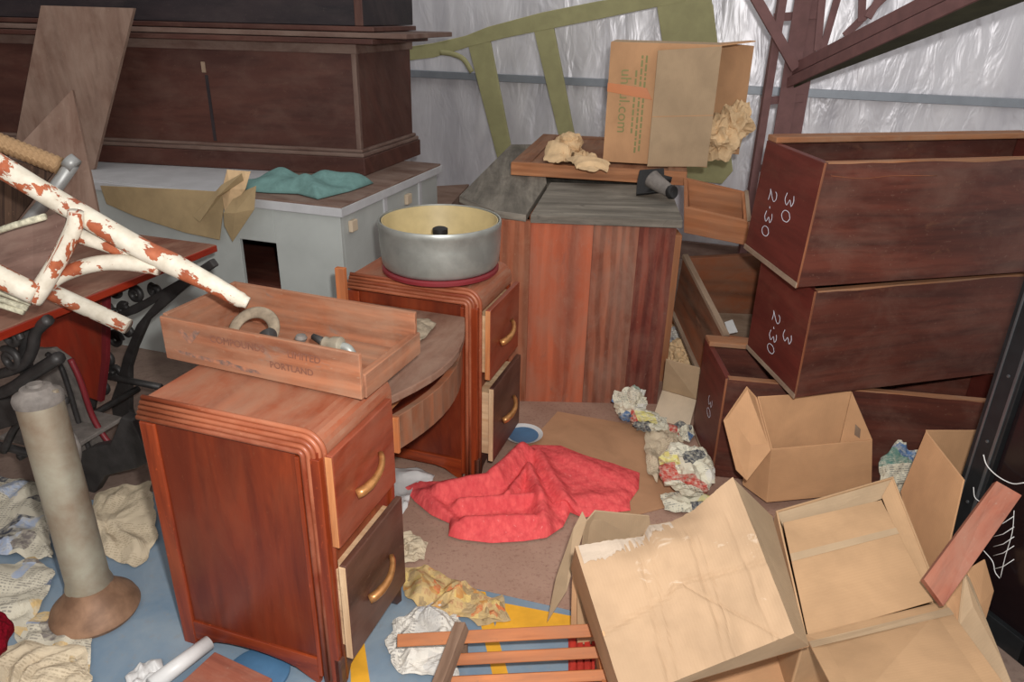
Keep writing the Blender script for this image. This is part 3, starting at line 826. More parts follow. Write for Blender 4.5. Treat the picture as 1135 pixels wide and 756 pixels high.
# teal cloth squashed under the trunk corner
o = sheet('teal_cloth', [Z(x, y, CHt) for x, y in ((264, 204), (300, 202), (350, 202), (404, 200), (414, 204), (388, 213), (352, 222), (330, 216), (300, 215), (274, 213))],
          lambda x, y, r: max(0, .075 * (1 - r ** 4) * (.75 + .7 * noise.noise(V((x * 8, y * 11, 2))))) + .003, M['teal'], rings=18, per=8, solid=.004, smooth=True)
tag(o, 'crumpled teal cloth on the pale cabinet in front of the dark chest', 'cloth')
kp = thing('kraft_paper', 'crumpled brown paper draped over the front edge of the pale cabinet', 'paper', cb - EU * .45 + EZ * CHt)
P2 = cb - EV * .04
def drape(px, n_off, mat, nm):
    pts = [PL(x, y, P2 - EV * (n_off + .012 * ((i * 7) % 3)), EV) for i, (x, y) in enumerate(px)]
    c_ = sum(pts, V((0, 0, 0))) / len(pts) - EV * .02
    vs = [c_] + pts; n_ = len(pts)
    o = mk(nm, vs, [(0, 1 + i, 1 + (i + 1) % n_) for i in range(n_)], mat, kp, solid=.002)
    return o
drape([(252, 188), (278, 190), (272, 210), (250, 238), (246, 212)], .0, M['kraft'], 'fold')
drape([(262, 216), (284, 206), (282, 232), (258, 268), (249, 250), (248, 236)], .012, M['kraft_dull'], 'hanging_flap')
drape([(214, 240), (246, 205), (268, 192), (270, 200), (246, 216), (222, 246)], .02, M['kraft_dull'], 'rolled_edge')

# planks leaning at far left
o = slab('leaning_plank', [Y(45, 6, 3.68), Y(148, 9, 3.62), Z(104, 188, CHt + .002), Z(12, 184, CHt + .002)], .022, M['grey_plank'], None, V((0, .5, 1)))
tag(o, 'wide grey plank leaning against the dark chest', 'plank')
o = slab('pointed_board', [Y(80, 99, 3.12), Y(112, 250, 2.98), Y(30, 262, 2.95), Y(-20, 240, 2.95), Y(-6, 190, 3.02)], .018, M['grey_plank'], None, V((0, .3, 1)))
tag(o, 'brown board with a pointed top standing before the leaning grey plank', 'board')

# ================================================================== SEWING MACHINE TABLE
sr = V((-1.16, 2.78, 0))
sew = thing('treadle_sewing_table', 'old treadle sewing table with red wood and black cast-iron scroll legs at left', 'sewing table', sr - EV * .5)
def Sw(a, b, z): return sr - EU * a - EV * b + EZ * z          # a: to the left, b: towards the viewer
def sbox(name, a0, a1, b0, b1, z0, z1, mat, axis=EV, bevel=.003):
    return hexa(name, [Sw(a1, b1, z0), Sw(a0, b1, z0), Sw(a0, b0, z0), Sw(a1, b0, z0), Sw(a1, b1, z1), Sw(a0, b1, z1), Sw(a0, b0, z1), Sw(a1, b0, z1)], mat, sew, axis, bevel)
sbox('table_top', 0, .62, 0, 1.05, .728, .75, M['sew_top'])
sbox('top_edge', -.006, 0.0, 0, 1.05, .722, .748, M['sew_red'])
sbox('drawer_case', .30, .60, .12, .5, .58, .728, M['sew_red'])
def iron(name, paths, r=.012, mat=M['iron'], par=sew): return tubes(name, [(cr(p, 7) if len(p) > 2 else p, rr) for p, rr in paths], mat, par, seg=8)
def scroll(f, a, z, rad, turns=1.35, d=1, start=0.):
    return [f(a + d * rad * (1 - .62 * t_ / 20) * math.cos(start + 2 * math.pi * turns * t_ / 20), z + rad * (1 - .62 * t_ / 20) * math.sin(start + 2 * math.pi * turns * t_ / 20)) for t_ in range(21)]
def swp(px, b): return [PL(x, y, sr - EV * b, EV) for x, y in px]
def cast(nm, px, b, th, mat=M['iron']): return slab(nm, swp(px, b), th, mat, sew, EU, .005)
cast('leg_casting', [(238, 296), (214, 312), (196, 327), (163, 356), (150, 386), (143, 409), (143, 455), (150, 478), (138, 480), (126, 468), (122, 445), (129, 425), (136, 396), (151, 360), (172, 335), (150, 348), (126, 356), (122, 350), (160, 332), (205, 306), (232, 288)], .22, .028)
def sring(x, y, rad, b=.17, turns=1.4, d=1, st=0.):
    c_ = PL(x, y, sr - EV * b, EV)
    return [c_ + (EU * (d * math.cos(st + 2 * math.pi * turns * k / 18)) + EZ * math.sin(st + 2 * math.pi * turns * k / 18)) * (rad * (1 - .6 * k / 18)) for k in range(19)]
iron('iron_scrollwork', [(sring(x, y, r_, .17, 1.3, d_, st_), .0125) for x, y, r_, d_, st_ in ((128, 322, .034, 1, 0), (150, 326, .030, -1, 1), (172, 322, .024, 1, 2), (120, 342, .026, -1, 3),
      (138, 343, .026, 1, 1), (128, 376, .034, 1, 0), (118, 398, .030, -1, 2), (128, 412, .030, 1, 4), (114, 430, .028, -1, 1), (142, 368, .018, 1, 0))], M['iron_dusty'])
iron('iron_scrollwork', [(swp([(54, 354), (40, 368), (36, 388), (26, 404), (2, 414), (-20, 416)], .80), .017), (sring(14, 374, .034, .81, 1.2), .012), (sring(12, 398, .036, .81, 1.3, -1, 1), .012),
      (swp([(66, 396), (40, 412), (10, 432), (-20, 440)], .80), .02), (swp([(74, 444), (48, 450), (20, 470), (4, 500)], .78), .013)], M['iron_dusty'])
cast('far_casting', [(-30, 300), (20, 306), (24, 330), (-30, 340)], .30, .02)
cast('foot_casting', [(84, 505), (100, 496), (122, 492), (134, 462), (146, 466), (168, 512), (150, 520), (116, 528), (104, 548), (98, 562), (84, 558), (78, 535)], .66, .04)
cast('foot_casting', [(-30, 448), (20, 440), (60, 432), (66, 446), (34, 466), (-30, 486)], .80, .03)
tube('foot_ring', [PL(60 + 28 * math.cos(a), 502 + 30 * math.sin(a), sr - EV * .82, EV) for a in [x * .3 for x in range(-6, 7)]], .008, M['iron_dusty'], sew, 8)
for a_, b_ in ((.10, .76), (.56, .76), (.56, .22)):
    iron('iron_leg', [([Sw(a_, b_, .725), Sw(a_ + (.06 if a_ < .3 else -.06), b_, .48), Sw(a_ + (.07 if a_ < .3 else -.07), b_, .25), Sw(a_ - (.02 if a_ < .3 else -.02), b_, .02)], .02)])
iron('cross_rail', [([Sw(.30, .22, .17), Sw(.30, .76, .17)], .014), ([Sw(.10, .76, .20), Sw(.56, .76, .20)], .014), ([Sw(.18, .22, .20), Sw(.56, .22, .20)], .014)])
sbox('treadle_plate', .16, .46, .44, .70, .17, .186, M['iron_dusty'], EU)
# red wooden leaf hanging at the far end, curved dress guard with red stripe
leafn = EV
lp = [PL(x, y, sr - EV * .30, EV) for x, y in ((36, 338), (119, 312), (118, 400), (112, 446), (96, 440), (76, 410), (48, 385), (34, 384))]
slab('hanging_leaf', lp, .018, M['sew_red'], sew, EZ, .003)
slab('leaf_edge', [PL(x, y, sr - EV * .302, EV) for x, y in ((113, 314), (119, 312), (118, 400), (112, 446), (107, 444), (112, 400))], .02, M['maroon'], sew, EZ, .002)
cast('dress_guard', [(26, 388), (58, 386), (75, 398), (88, 424), (100, 462), (116, 488), (131, 500), (122, 508), (102, 504), (90, 516), (86, 545), (76, 530), (66, 480), (50, 446), (26, 434)], .52, .02, M['iron_dusty'])
tube('guard_stripe', cr(swp([(78, 398), (89, 422), (102, 460), (117, 486), (132, 501)], .53), 6), .0105, M['maroon'], sew, 8)
tube('guard_rim', cr(swp([(52, 392), (66, 404), (76, 430), (88, 470), (100, 500)], .53), 6), .009, M['iron'], sew, 8)

# ================================================================== OLD WHITE CHAIR lying upside down on the sewing table
cy = 1.78
ch = thing('painted_chair', 'upturned cane chair in peeling white paint over the sewing table', 'chair', Y(60, 330, 1.9))
def Cp(x, y, d=0): return Y(x, y, cy + d)
tube('leg', cr([Cp(-160, 92, .10), Cp(-14, 176, .05), Cp(60, 220, .03), Cp(150, 272, 0), Cp(190, 292, 0), Cp(235, 315, -.02), Cp(262, 330, -.03), Cp(275, 336, -.03)], 6), [.030] * 6 + [.030, .029, .028, .0275, .027, .027, .027, .027, .027, .027, .027, .027, .027, .027, .027, .0275, .028, .0285, .029, .028, .027, .026, .025, .024, .024, .023, .022, .022, .022, .0205, .020, .0205, .02, .018, .016, .0155, .015][:43], M['peel'], ch, 14)
tube('leg', cr([Cp(36, 312, .30), Cp(62, 326, .29), Cp(100, 343, .28), Cp(142, 362, .27)], 6), [.027, .024], M['peel'], ch, 14)
tube('leg', [Cp(-170, 216, -.02), Cp(-20, 296, -.05), Cp(10, 312, -.05), Cp(40, 326, -.05)], [.027, .027, .028, .027], M['peel'], ch, 14)
tube('seat_rail', cr([Cp(-158, 94, .10), Cp(-176, 140, .06), Cp(-182, 184, .02), Cp(-168, 218, -.02)], 6), [.022, .024, .024, .022], M['peel'], ch, 12)
tube('seat_rail', cr([Cp(84, 234, -.02), Cp(82, 252, -.02), Cp(66, 286, -.02), Cp(48, 316, -.03), Cp(36, 332, -.04)], 6), [.018, .022, .024, .026, .024], M['peel'], ch, 12)
tube('stretcher', cr([Cp(82, 260, .03), Cp(110, 269, .03), Cp(140, 280, .02), Cp(166, 293, .0)], 6), [.020, .015], M['peel'], ch, 12)
tube('stretcher', cr([Cp(50, 318, -.01), Cp(70, 304, .0), Cp(104, 293, .0), Cp(140, 291, .0), Cp(176, 296, 0)], 6), [.018, .022], M['peel'], ch, 12)
slab('seat_board', [Cp(-30, 296, .03), Cp(-30, 264, .06), Cp(36, 246, .05), Cp(74, 232, .03), Cp(66, 276, .01), Cp(38, 322, .0)], .012, M['seat_board'], ch)
# dirty binding along the seat edge
for (xa, ya, xb, yb) in ((-20, 262, 50, 240), (-20, 318, 34, 336), (-20, 326, 30, 342), (-20, 334, 26, 346)):
    tube('cane_binding', [Cp(xa, ya, -.02), Cp((xa + xb) / 2, (ya + yb) / 2 - 1, -.02), Cp(xb, yb, -.03)], .008, M['rope'], ch, 7)

# cane seat in aluminium frame behind it
cs = thing('cane_stool_frame', 'cane-wrapped seat edge in a dull aluminium frame, behind the white chair', 'stool', Y(40, 200, 2.35))
def Sp(x, y, d=0): return Y(x, y, 2.25 + d)
pA, pB = Sp(-30, 146), Sp(66, 184)
vs_path = []
N_ = 46
for i in range(N_ + 1): vs_path.append(pA.lerp(pB, i / N_))
tube('cane_roll', vs_path, [.0265 + (.0015 if i % 3 else -.002) for i in range(N_ + 1)], M['cane'], cs, 12)
tube('frame_tube', [Sp(80, 182), Sp(52, 222), Sp(18, 262), Sp(-10, 292)], .020, M['alu'], cs, 12)
tube('frame_cap', [Sp(74, 177), Sp(84, 185)], .024, M['alu'], cs, 14)
slab('cane_panel', [Sp(-30, 165, .03), Sp(60, 190, .03), Sp(10, 256, .06), Sp(-30, 280, .06)], .012, M['cane_shaded'], cs)

# ================================================================== PUMP CYLINDER on flange
pb = V((-1.175, 1.625, 0)); ptop = Y(40, 432, 1.66)
ax = (ptop - pb).normalized(); Lp = (ptop - pb).length
pump = thing('metal_cylinder_stand', 'tarnished metal cylinder on a rusty flared base among newspapers', 'pump', pb)
lathe('base', [(0, .0), (.112, .0), (.118, .012), (.112, .028), (.085, .055), (.062, .085), (.058, .1), (0, .1)], pb + EZ * .004, M['pump_base'], pump, 48)
lathe('cylinder', [(0, .09), (.060, .09), (.062, .10), (.056, .12), (.055, Lp - .05), (.055, Lp - .03), (0, Lp - .03)], pb, M['pump'], pump, 40, ax=ax)
lathe('cap', [(0, Lp - .035), (.058, Lp - .035), (.060, Lp - .02), (.055, Lp - .008), (.040, Lp), (.036, Lp + .008), (.020, Lp + .01), (.018, Lp + .018), (0, Lp + .018)], pb, M['iron_dusty'], pump, 40, ax=ax)
lathe('bolt', [(0, 0), (.008, 0), (.008, .012), (0, .013)], pb + ax * (Lp - .012) + V((.048, .0, 0)), M['pump'], pump, 8, ax=ax)

# ================================================================== PINE CHEST
PH = .86
pine = thing('pine_chest', 'big red pine chest with grey weathered top boards, back centre', 'chest', V((.30, 2.95, 0)))
def pbox(name, x0, x1, y0, y1, z0, z1, mat, axis=None, bevel=.003): return box(name, x0, x1, y0, y1, z0, z1, mat, pine, axis, bevel)
bw = [-.06, .065, .32, .505, .655]
for i, m_ in enumerate(('pine_orange', 'pine_red', 'pine_grey', 'pine_maroon')):
    pbox('front_board', bw[i] + .0003, bw[i + 1] - .0003, 2.935, 2.958, .0, PH - .03, M[m_], (0, 0, 1), .0006)
pbox('side_wall', .632, .655, 2.958, 4.50, .0, PH - .03, M['pine_red'], (0, 1, 0))
pbox('side_wall', -.06, -.037, 2.958, 4.50, .0, PH - .03, M['pine_red'], (0, 1, 0))
pbox('back_wall', -.037, .632, 4.47, 4.50, .0, PH - .03, M['pine_red'])
pbox('floor_board', -.037, .632, 2.958, 4.47, .03, .05, M['crate_in'])
pbox('corner_stile', .656, .735, 3.165, 3.27, .0, min(Y(758, 258, 3.20).z, Y(758, 258, 3.20).z) - .003, M['raw_dull'], (0, 0, 1))
def zt(px, h=PH): return [Z(x, y, h) for x, y in px]
slab('top_board', zt(((588, 238), (757, 244), (742, 206), (610, 202))) + [] , .034, M['grey_top'], pine, V((1, 0, 0)), .003, toward=V((0, 0, -1)))
slab('top_board', [V((-.06, 3.30, PH - .031)), V((.66, 3.30, PH - .031)), V((.66, 4.52, PH - .031)), V((-.06, 4.52, PH - .031))], .02, M['grey_top'], pine, V((0, 1, 0)), .003, toward=V((0, 0, -1)))
slab('top_board', zt(((509, 217), (548, 233), (583, 238), (606, 203), (600, 160), (566, 160))), .03, M['grey_top'], pine, V((0, 1, 0)), .003, toward=V((0, 0, -1)))
pbox('inner_rail', .06, .10, 2.96, 3.5, PH - .075, PH - .035, M['orange_raw'], (0, 1, 0))

tag(slab('grey_bench', [Z(452, 208, .42), Z(520, 204, .42), Z(500, 226, .42), Z(440, 226, .42)], .418, M['grey_plank'], None, EU, .003, toward=V((0, 0, -1))), 'low grey wooden bench by the foil wall between pale cabinet and pine chest', 'bench')
# tray / drawer front lying on the chest
f0, f1 = Z(566, 194, PH + .002), Z(760, 206, PH + .002)
dx = (f1 - f0).normalized(); dy = V((-dx.y, dx.x, 0)); dl = (f1 - f0).length
pt = thing('panelled_drawer', 'shallow brown wooden tray lying on the grey top of the pine chest', 'tray', f0)
def Pt(a, b, z): return f0 + dx * a + dy * b + EZ * z
def ptb(name, a0, a1, b0, b1, z0, z1, mat, axis=dx, bevel=.003, par=pt):
    return hexa(name, [Pt(a0, b0, z0), Pt(a1, b0, z0), Pt(a1, b1, z0), Pt(a0, b1, z0), Pt(a0, b0, z1), Pt(a1, b0, z1), Pt(a1, b1, z1), Pt(a0, b1, z1)], mat, par, axis, bevel)
ptb('front_rail', 0, dl, 0, .03, .0, .062, M['raw_dull'])
ptb('panel', .02, dl - .02, .03, .95, .035, .055, M['tray_wood'], dy)
ptb('side_rail', 0, .09, .03, .98, .0, .062, M['tray_wood'], dy)
ptb('side_rail', dl - .09, dl, .03, .98, .0, .062, M['tray_wood'], dy)
ptb('back_rail', .09, dl - .09, .90, .98, .0, .062, M['tray_wood'])
TZ = PH + .066

# crumpled kraft paper on the tray
w1 = Z(636, 170, TZ)
kc = thing('packing_paper', 'crumpled kraft packing paper on the brown tray left of the lettered carton', 'paper', w1)
def crump(px, seed, amp, mat, h, par, nm='sheet'):
    ol = [Z(x, y, h) for x, y in px]; c_ = sum(ol, V((0, 0, 0))) / len(ol); sz = max((p - c_).length for p in ol)
    return sheet(nm, ol, creases(seed, amp, 18, c_, sz * .8), mat, par, wob=.22, seed=seed, rings=26, per=9)
crump([(602, 176), (610, 164), (624, 156), (642, 158), (646, 166), (636, 178), (622, 184), (610, 182)], 71, .085, M['kraft'], TZ, kc)
crump([(628, 180), (642, 170), (656, 176), (664, 184), (676, 188), (668, 193), (652, 194), (638, 190)], 72, .055, M['kraft'], TZ, kc)
wad('lump', Z(632, 172, TZ), (.05, .04, .045), 13, M['kraft'], parent=kc, k=.5)

# lettered cardboard box on its side
by = 3.72
b0 = Z(668, 179, TZ); 
bx0 = V((b0.x, b0.y, TZ))
uu = dx; bw_, bh_, bd_ = .47, .0, .34
topL = Y(670, 46, b0.y); bh_ = topL.z - TZ
uf = thing('lettered_carton', 'cardboard carton on its side with green lettering and brown tape on the tray', 'carton', bx0)
right = Y(782, 182, b0.y - .03); bw_ = (V((right.x, right.y, 0)) - V((bx0.x, bx0.y, 0))).length
def Uf(a, b, z): return bx0 + uu * a + dy * b + EZ * z
def ufb(name, a0, a1, b0_, b1_, z0, z1, mat=M['card'], axis=EZ):
    return hexa(name, [Uf(a0, b0_, z0), Uf(a1, b0_, z0), Uf(a1, b1_, z0), Uf(a0, b1_, z0), Uf(a0, b0_, z1), Uf(a1, b0_, z1), Uf(a1, b1_, z1), Uf(a0, b1_, z1)], mat, uf, axis, .001)
tk = .005
ufb('front_wall', 0, bw_, 0, tk, 0, bh_)
ufb('back_wall', 0, bw_, bd_ - tk, bd_, 0, bh_)
ufb('end_wall', 0, tk, tk, bd_ - tk, 0, bh_)
ufb('bottom_wall', tk, bw_, tk, bd_ - tk, 0, tk)
ufb('top_wall', tk, bw_, tk, bd_ - tk, bh_ - tk, bh_, M['card_grey'], dx)
fl_w = .285
fv = [Uf(bw_, -.004, .004), Uf(bw_ - fl_w, -.055, -.002), Uf(bw_ - fl_w, -.055, bh_ - .03), Uf(bw_, -.004, bh_ - .006)]
slab('flap', fv, tk, M['card_grey'], uf, EZ, .001)
slab('flap_crease', [mid(fv[0], fv[3], .44) + V((0, -.0008, 0)), mid(fv[1], fv[2], .44) + V((0, -.0008, 0)), mid(fv[1], fv[2], .447) + V((0, -.0008, 0)), mid(fv[0], fv[3], .447) + V((0, -.0008, 0))], .0006, M['card'], uf, dx, 0)
slab('flap', [Uf(bw_, bd_ - .004, .02), Uf(bw_ + .17, bd_ - .03, .02), Uf(bw_ + .17, bd_ - .03, bh_ - .01), Uf(bw_, bd_ - .004, bh_)], tk, M['card'], uf, EZ, .001)
slab('flap', [Uf(bw_ - .01, .02, bh_ - .002), Uf(bw_ + .15, .06, bh_ + .02), Uf(bw_ + .15, bd_ - .03, bh_ + .015), Uf(bw_ - .01, bd_ - .02, bh_ - .002)], tk, M['card'], uf, dx, .001)
slab('tape', [Uf(-.002, -.0022, bh_ * .60), Uf(.215, -.0022, bh_ * .545), Uf(.185, -.0022, bh_ * .64), Uf(-.002, -.0022, bh_ * .672)], .001, M['tape'], uf, dx, 0)
text_obj('lettering', 'uhaul.com', .072, Uf(.060, -.0012, bh_ * .79), -EZ, dx, M['ink'], uf)
for i_, (aa, z1_, z0_) in enumerate(((.125, .78, .25), (.148, .90, .12), (.168, .90, .1))):
    k_ = []
    rnd = random.Random(i_); zz = z1_
    vsx, fsx = [], []
    while zz > z0_:
        ln = rnd.uniform(.02, .06); b = len(vsx)
        vsx += [Uf(aa, -.0010, bh_ * zz), Uf(aa + .009, -.0010, bh_ * zz), Uf(aa + .009, -.0010, bh_ * (zz - ln)), Uf(aa, -.0010, bh_ * (zz - ln))]; fsx.append((b, b + 1, b + 2, b + 3)); zz -= ln + .012
    mk('small_print', vsx, fsx, M['ink'], uf)
# paper stuffing coming out of it
st = thing('paper_stuffing', 'crumpled kraft paper spilling out of the lettered carton', 'paper', Uf(bw_ + .08, .1, .02))
wad('lump', Uf(bw_ + .045, .12, .02), (.08, .09, .085), 21, M['kraft'], parent=st, k=.5)
wad('lump', Uf(bw_ + .125, .16, .075), (.065, .07, .085), 22, M['kraft'], parent=st, k=.5)

# black iron bracket lamp
lb = Z(722, 219, PH)
lm = thing('iron_mouthpiece', 'black iron wall bracket with round mouthpiece on the pine chest corner', 'bracket', lb)
def Lm(x, y, d): return Y(x, y, lb.y + d)
slab('back_plate', [Lm(709, 188, .10), Lm(736, 186, .10), Lm(737, 204, .02), Lm(732, 212, .0), Lm(705, 215, .0), Lm(706, 202, .06)], .016, M['black'], lm, None, .003)
tube('horn', cr([Lm(722, 198, .0), Lm(730, 204, -.03), Lm(738, 209, -.05), Lm(744, 214, -.06)], 6), [.040, .024], M['iron_dusty'], lm, 18)
lathe('mouthpiece', [(0, 0), (.026, 0), (.030, .006), (.030, .02), (.026, .026), (0, .018)], Lm(742, 213, -.065), M['black'], lm, 28, ax=V((.45, -.6, .15)))
tube('clamp_arm', [Lm(728, 196, .0), Lm(744, 200, -.01)], .015, M['black'], lm, 12)

# ================================================================== PALE DRAWER behind chest
pd = thing('pale_drawer', 'open pale wooden drawer wedged between the pine chest and the stacked crates', 'drawer', Y(790, 265, 3.5))
c8 = [Y(758, 258, 3.20), Y(831, 273, 3.14), Y(838, 262, 3.40), Y(762, 250, 3.46),
      Y(758, 230, 3.20), Y(829, 246, 3.14), Y(826, 212, 3.40), Y(758, 196, 3.46)]
d_ = V((0, .0, 0))
crate(pd, c8, .018, M['raw_dull'], M['crate_in'], m_end=M['raw_dull'], names=('end_board', 'side_board', 'bottom_board'))

hexa('dusty_rim', [c8[5] + V((-.004, 0, .001)), c8[5] + V((.014, 0, .001)), c8[6] + V((.014, 0, .001)), c8[6] + V((-.004, 0, .001)), c8[5] + V((-.004, 0, .006)), c8[5] + V((.014, 0, .006)), c8[6] + V((.014, 0, .006)), c8[6] + V((-.004, 0, .006))], M['dusty_edge'], pd)
# tilted open drawer standing on the floor
td = thing('tilted_drawer', 'empty brown drawer tipped on its side between pine chest and stacked crates', 'drawer', Y(790, 400, 2.95))
c8 = [Y(746, 346, 3.34), Y(778, 418, 2.90), Y(850, 425, 2.97), Y(850, 350, 3.46),
      Y(757, 284, 3.28), Y(803, 374, 2.83), Y(872, 384, 2.90), Y(850, 279, 3.40)]
crate(td, c8, .020, M['peeled'], M['dusty_edge'], m_end=M['crate_in'], names=('end_board', 'side_board', 'bottom_board'))
def edge_bar(nm, a, b, w, mat, par): bar_(nm, a, b, w, mat, par)
def bar_(nm, a, b, w, mat, par):
    ax_ = (b - a).normalized(); s_ = ax_.cross(EZ).normalized(); q_ = s_.cross(ax_)
    hexa(nm, [p + s_ * (w * i) + q_ * (w * .35 * k) for p in (a, b) for i, k in ((-.5, -1), (.5, -1), (.5, 1), (-.5, 1))], mat, par, ax_, .001)
bar_('dusty_rim', c8[4] + V((.008, 0, .004)), c8[5] + V((.008, 0, .004)), .026, M['dusty_edge'], td)
bar_('dusty_rim', c8[0] + V((-.004, 0, .004)), c8[1] + V((-.004, 0, .004)), .024, M['dusty_edge'], td)
pc = slab('paper_scrap', [Y(803, 357, 3.1), Y(812, 354, 3.12), Y(818, 368, 3.06), Y(808, 370, 3.04)], .002, M['white_plastic'], None); tag(pc, 'small white paper scrap inside the tipped brown drawer', 'paper')

# ================================================================== THREE STACKED CRATES
GR = 'dark wooden crates stacked at right'
# crate 3 (bottom)
H3 = .42
N3 = Z(788, 529, 0); R3 = V((.989, -.150, 0)).normalized(); B3 = V((.012, 1, 0)).normalized()
def mkcrate(nm, label, N, Rd, Bd, L, Dp, z0, h, lean=V((0, 0, 0)), mark=None):
    root = thing(nm, label, 'crate', V((N.x, N.y, z0)), GR)
    base = V((N.x, N.y, z0)); 
    b = [base, base + Rd * L, base + Rd * L + Bd * Dp, base + Bd * Dp]
    t_ = [p + EZ * h + lean for p in b]
    crate(root, b + t_, .022, M['crate_dark'], M['crate_in'], m_end=M['crate_end'])
    # raw front edges of the end board and rim strips
    nE = -Rd
    def fp(s, q, o): return base + Bd * (Dp * s) + EZ * (h * q) + lean * q + nE * o
    hexa('bottom_edge', [fp(0, 0, .004) - Bd * .004, fp(0, 0, 0) - Bd * .004, fp(1, 0, 0), fp(1, 0, .004), fp(0, .045, .004) - Bd * .004, fp(0, .045, 0) - Bd * .004, fp(1, .045, 0), fp(1, .045, .004)], M['dusty_edge'], root, Bd, .001)
    hexa('raw_corner', [fp(0, 0, .002) - Bd * .003, base + Rd * .006 - Bd * .002, base + Rd * .006, fp(0, 0, .002), fp(0, 1, .002) - Bd * .002, base + Rd * .006 - Bd * .002 + EZ * h + lean, base + Rd * .006 + EZ * h + lean, fp(0, 1, .002)], M['corner'], root, EZ, .001)
    hexa('back_rim', [p + EZ * .0 for p in (t_[3] - Bd * .075, t_[2] - Bd * .075, t_[2], t_[3])] + [p + EZ * .02 for p in (t_[3] - Bd * .075, t_[2] - Bd * .075, t_[2], t_[3])], M['rim'], root, Rd, .004)
    # bare orange top edge of the front board, worn unevenly
    ft = base + EZ * h + lean; vs = []
    for i in range(15):
        p = ft + Rd * (L * (.01 + .98 * i / 14)); dz_ = .002 + .010 * abs(noise.noise(V((i * .45, h * 9, z0 * 5))))
        vs += [p - Bd * .0018 - EZ * dz_, p - Bd * .0018 + EZ * .001, p + Bd * .022 + EZ * .001, p + Bd * .022 - EZ * .002]
    fs = [(4 * i + k, 4 * i + (k + 1) % 4, 4 * i + 4 + (k + 1) % 4, 4 * i + 4 + k) for i in range(14) for k in range(4)] + [(0, 1, 2, 3), (59, 58, 57, 56)]
    mk('worn_top_edge', vs, fs, M['rim'], root, Rd)
    # old split along the upper front
    if z0 > .7: tubes('split_line', [(cr([base - Bd * .0005 + Rd * a + EZ * (h * b_) + lean * b_ for a, b_ in ((.03, .90), (.14, .87), (.24, .885), (.40, .875))], 5), .0012)], M['corner'], root, 5)
    return root, fp
c3, fp3 = mkcrate('wooden_crate', 'lowest of the three dark stacked crates, half hidden by cardboard cartons', N3, R3, B3, 1.02, .35, 0, H3, V((.0, .0, 0)))
c2, fp2 = mkcrate('wooden_crate', 'middle dark crate of the right stack, chalked 2.30 on its end', Z(880, 441, H3 + .022), V((.955, .27, 0)).normalized(), V((-.115, .99, 0)).normalized(), 1.05, .40, H3 + .021, .378, V((.0, .0, 0)))
c1, fp1 = mkcrate('wooden_crate', 'topmost dark crate of the right stack, chalked 30 on its end', Z(882, 319, H3 + .422), V((.963, .24, 0)).normalized(), V((-.10, .995, 0)).normalized(), 1.05, .42, H3 + .422, .375, V((.03, .03, 0)))
for (root, fp, marks) in ((c1, fp1, (('2.30', .74, .62, .055), ('30', .46, .66, .06))), (c2, fp2, (('2.30', .60, .58, .055), ('3', .36, .50, .06))), (c3, fp3, (('30', .5, .62, .055),))):
    for (s_, ps, pq, sz) in marks:
        o_ = fp(ps, pq, .0015); dn = (fp(ps, pq - .1, .0015) - o_).normalized(); rt_ = (fp(ps - .1, pq, .0015) - o_).normalized()
        chalk(s_, o_, dn, rt_, sz, root, (fp(.5, .5, 1) - fp(.5, .5, 0)).normalized(), M['chalk'])

# ================================================================== STEEL COLUMN AND BEAM
sy = 4.05
colm = thing('steel_column', 'brown lattice steel column standing against the foil wall', 'column', V((1.36, sy, 0)))
def bar(name, a, b, w, d, mat, par, side=V((1, 0, 0))):
    ax_ = (b - a).normalized(); s_ = (side - ax_ * side.dot(ax_)).normalized(); q_ = ax_.cross(s_)
    c_ = []
    for p in (a, b):
        c_ += [p - s_ * w / 2 - q_ * d / 2, p + s_ * w / 2 - q_ * d / 2, p + s_ * w / 2 + q_ * d / 2, p - s_ * w / 2 + q_ * d / 2]
    return hexa(name, c_, mat, par, ax_, .002)
cx = 1.40
bar('flange', V((cx + .0, sy, 0)), V((cx + .0, sy, 2.4)), .085, .008, M['steel'], colm)
bar('flange', V((cx + .075, sy + .02, 0)), V((cx + .075, sy + .02, 2.4)), .075, .008, M['steel'], colm)
bar('web', V((cx + .035, sy + .03, 0)), V((cx + .035, sy + .03, 2.4)), .012, .06, M['steel'], colm)
bar('outer_angle', V((cx - .115, sy, 0)), V((cx - .10, sy, 2.4)), .04, .04, M['steel'], colm)
for z_ in (.45, .85, 1.2, 1.6): bar('batten', V((cx - .13, sy + .012, z_)), V((cx + .09, sy + .012, z_ + .02)), .04, .006, M['steel'], colm, EZ)
# the beam runs up over the viewer's right shoulder
beam = thing('steel_beam', 'brown steel truss beam rising to the upper right from the lattice column', 'beam', V((cx, sy - .05, 1.3)))
bs, be = Y(876, 96, sy - .04), Y(1085, 0, 2.75)
ext = be + (be - bs) * .5; bs = bs - (be - bs) * .02
bdir = (ext - bs).normalized(); bside = EZ.cross(bdir).normalized()
if bside.x < 0: bside = -bside
bnorm = bdir.cross(bside).normalized()
if bnorm.z < 0: bnorm = -bnorm
def beambox(name, o0, o1, h0, h1, mat):
    c_ = []
    for p in (bs, ext):
        c_ += [p + bside * o0 + bnorm * h0, p + bside * o1 + bnorm * h0, p + bside * o1 + bnorm * h1, p + bside * o0 + bnorm * h1]
    return hexa(name, c_, mat, beam, bdir, .002)
beambox('angle_flange', -.006, .006, .0, .050, M['steel'])
beambox('angle_flange', .014, .026, .062, .118, M['steel'])
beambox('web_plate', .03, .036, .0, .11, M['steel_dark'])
p0_, p1_ = bs + bdir * .10, ext
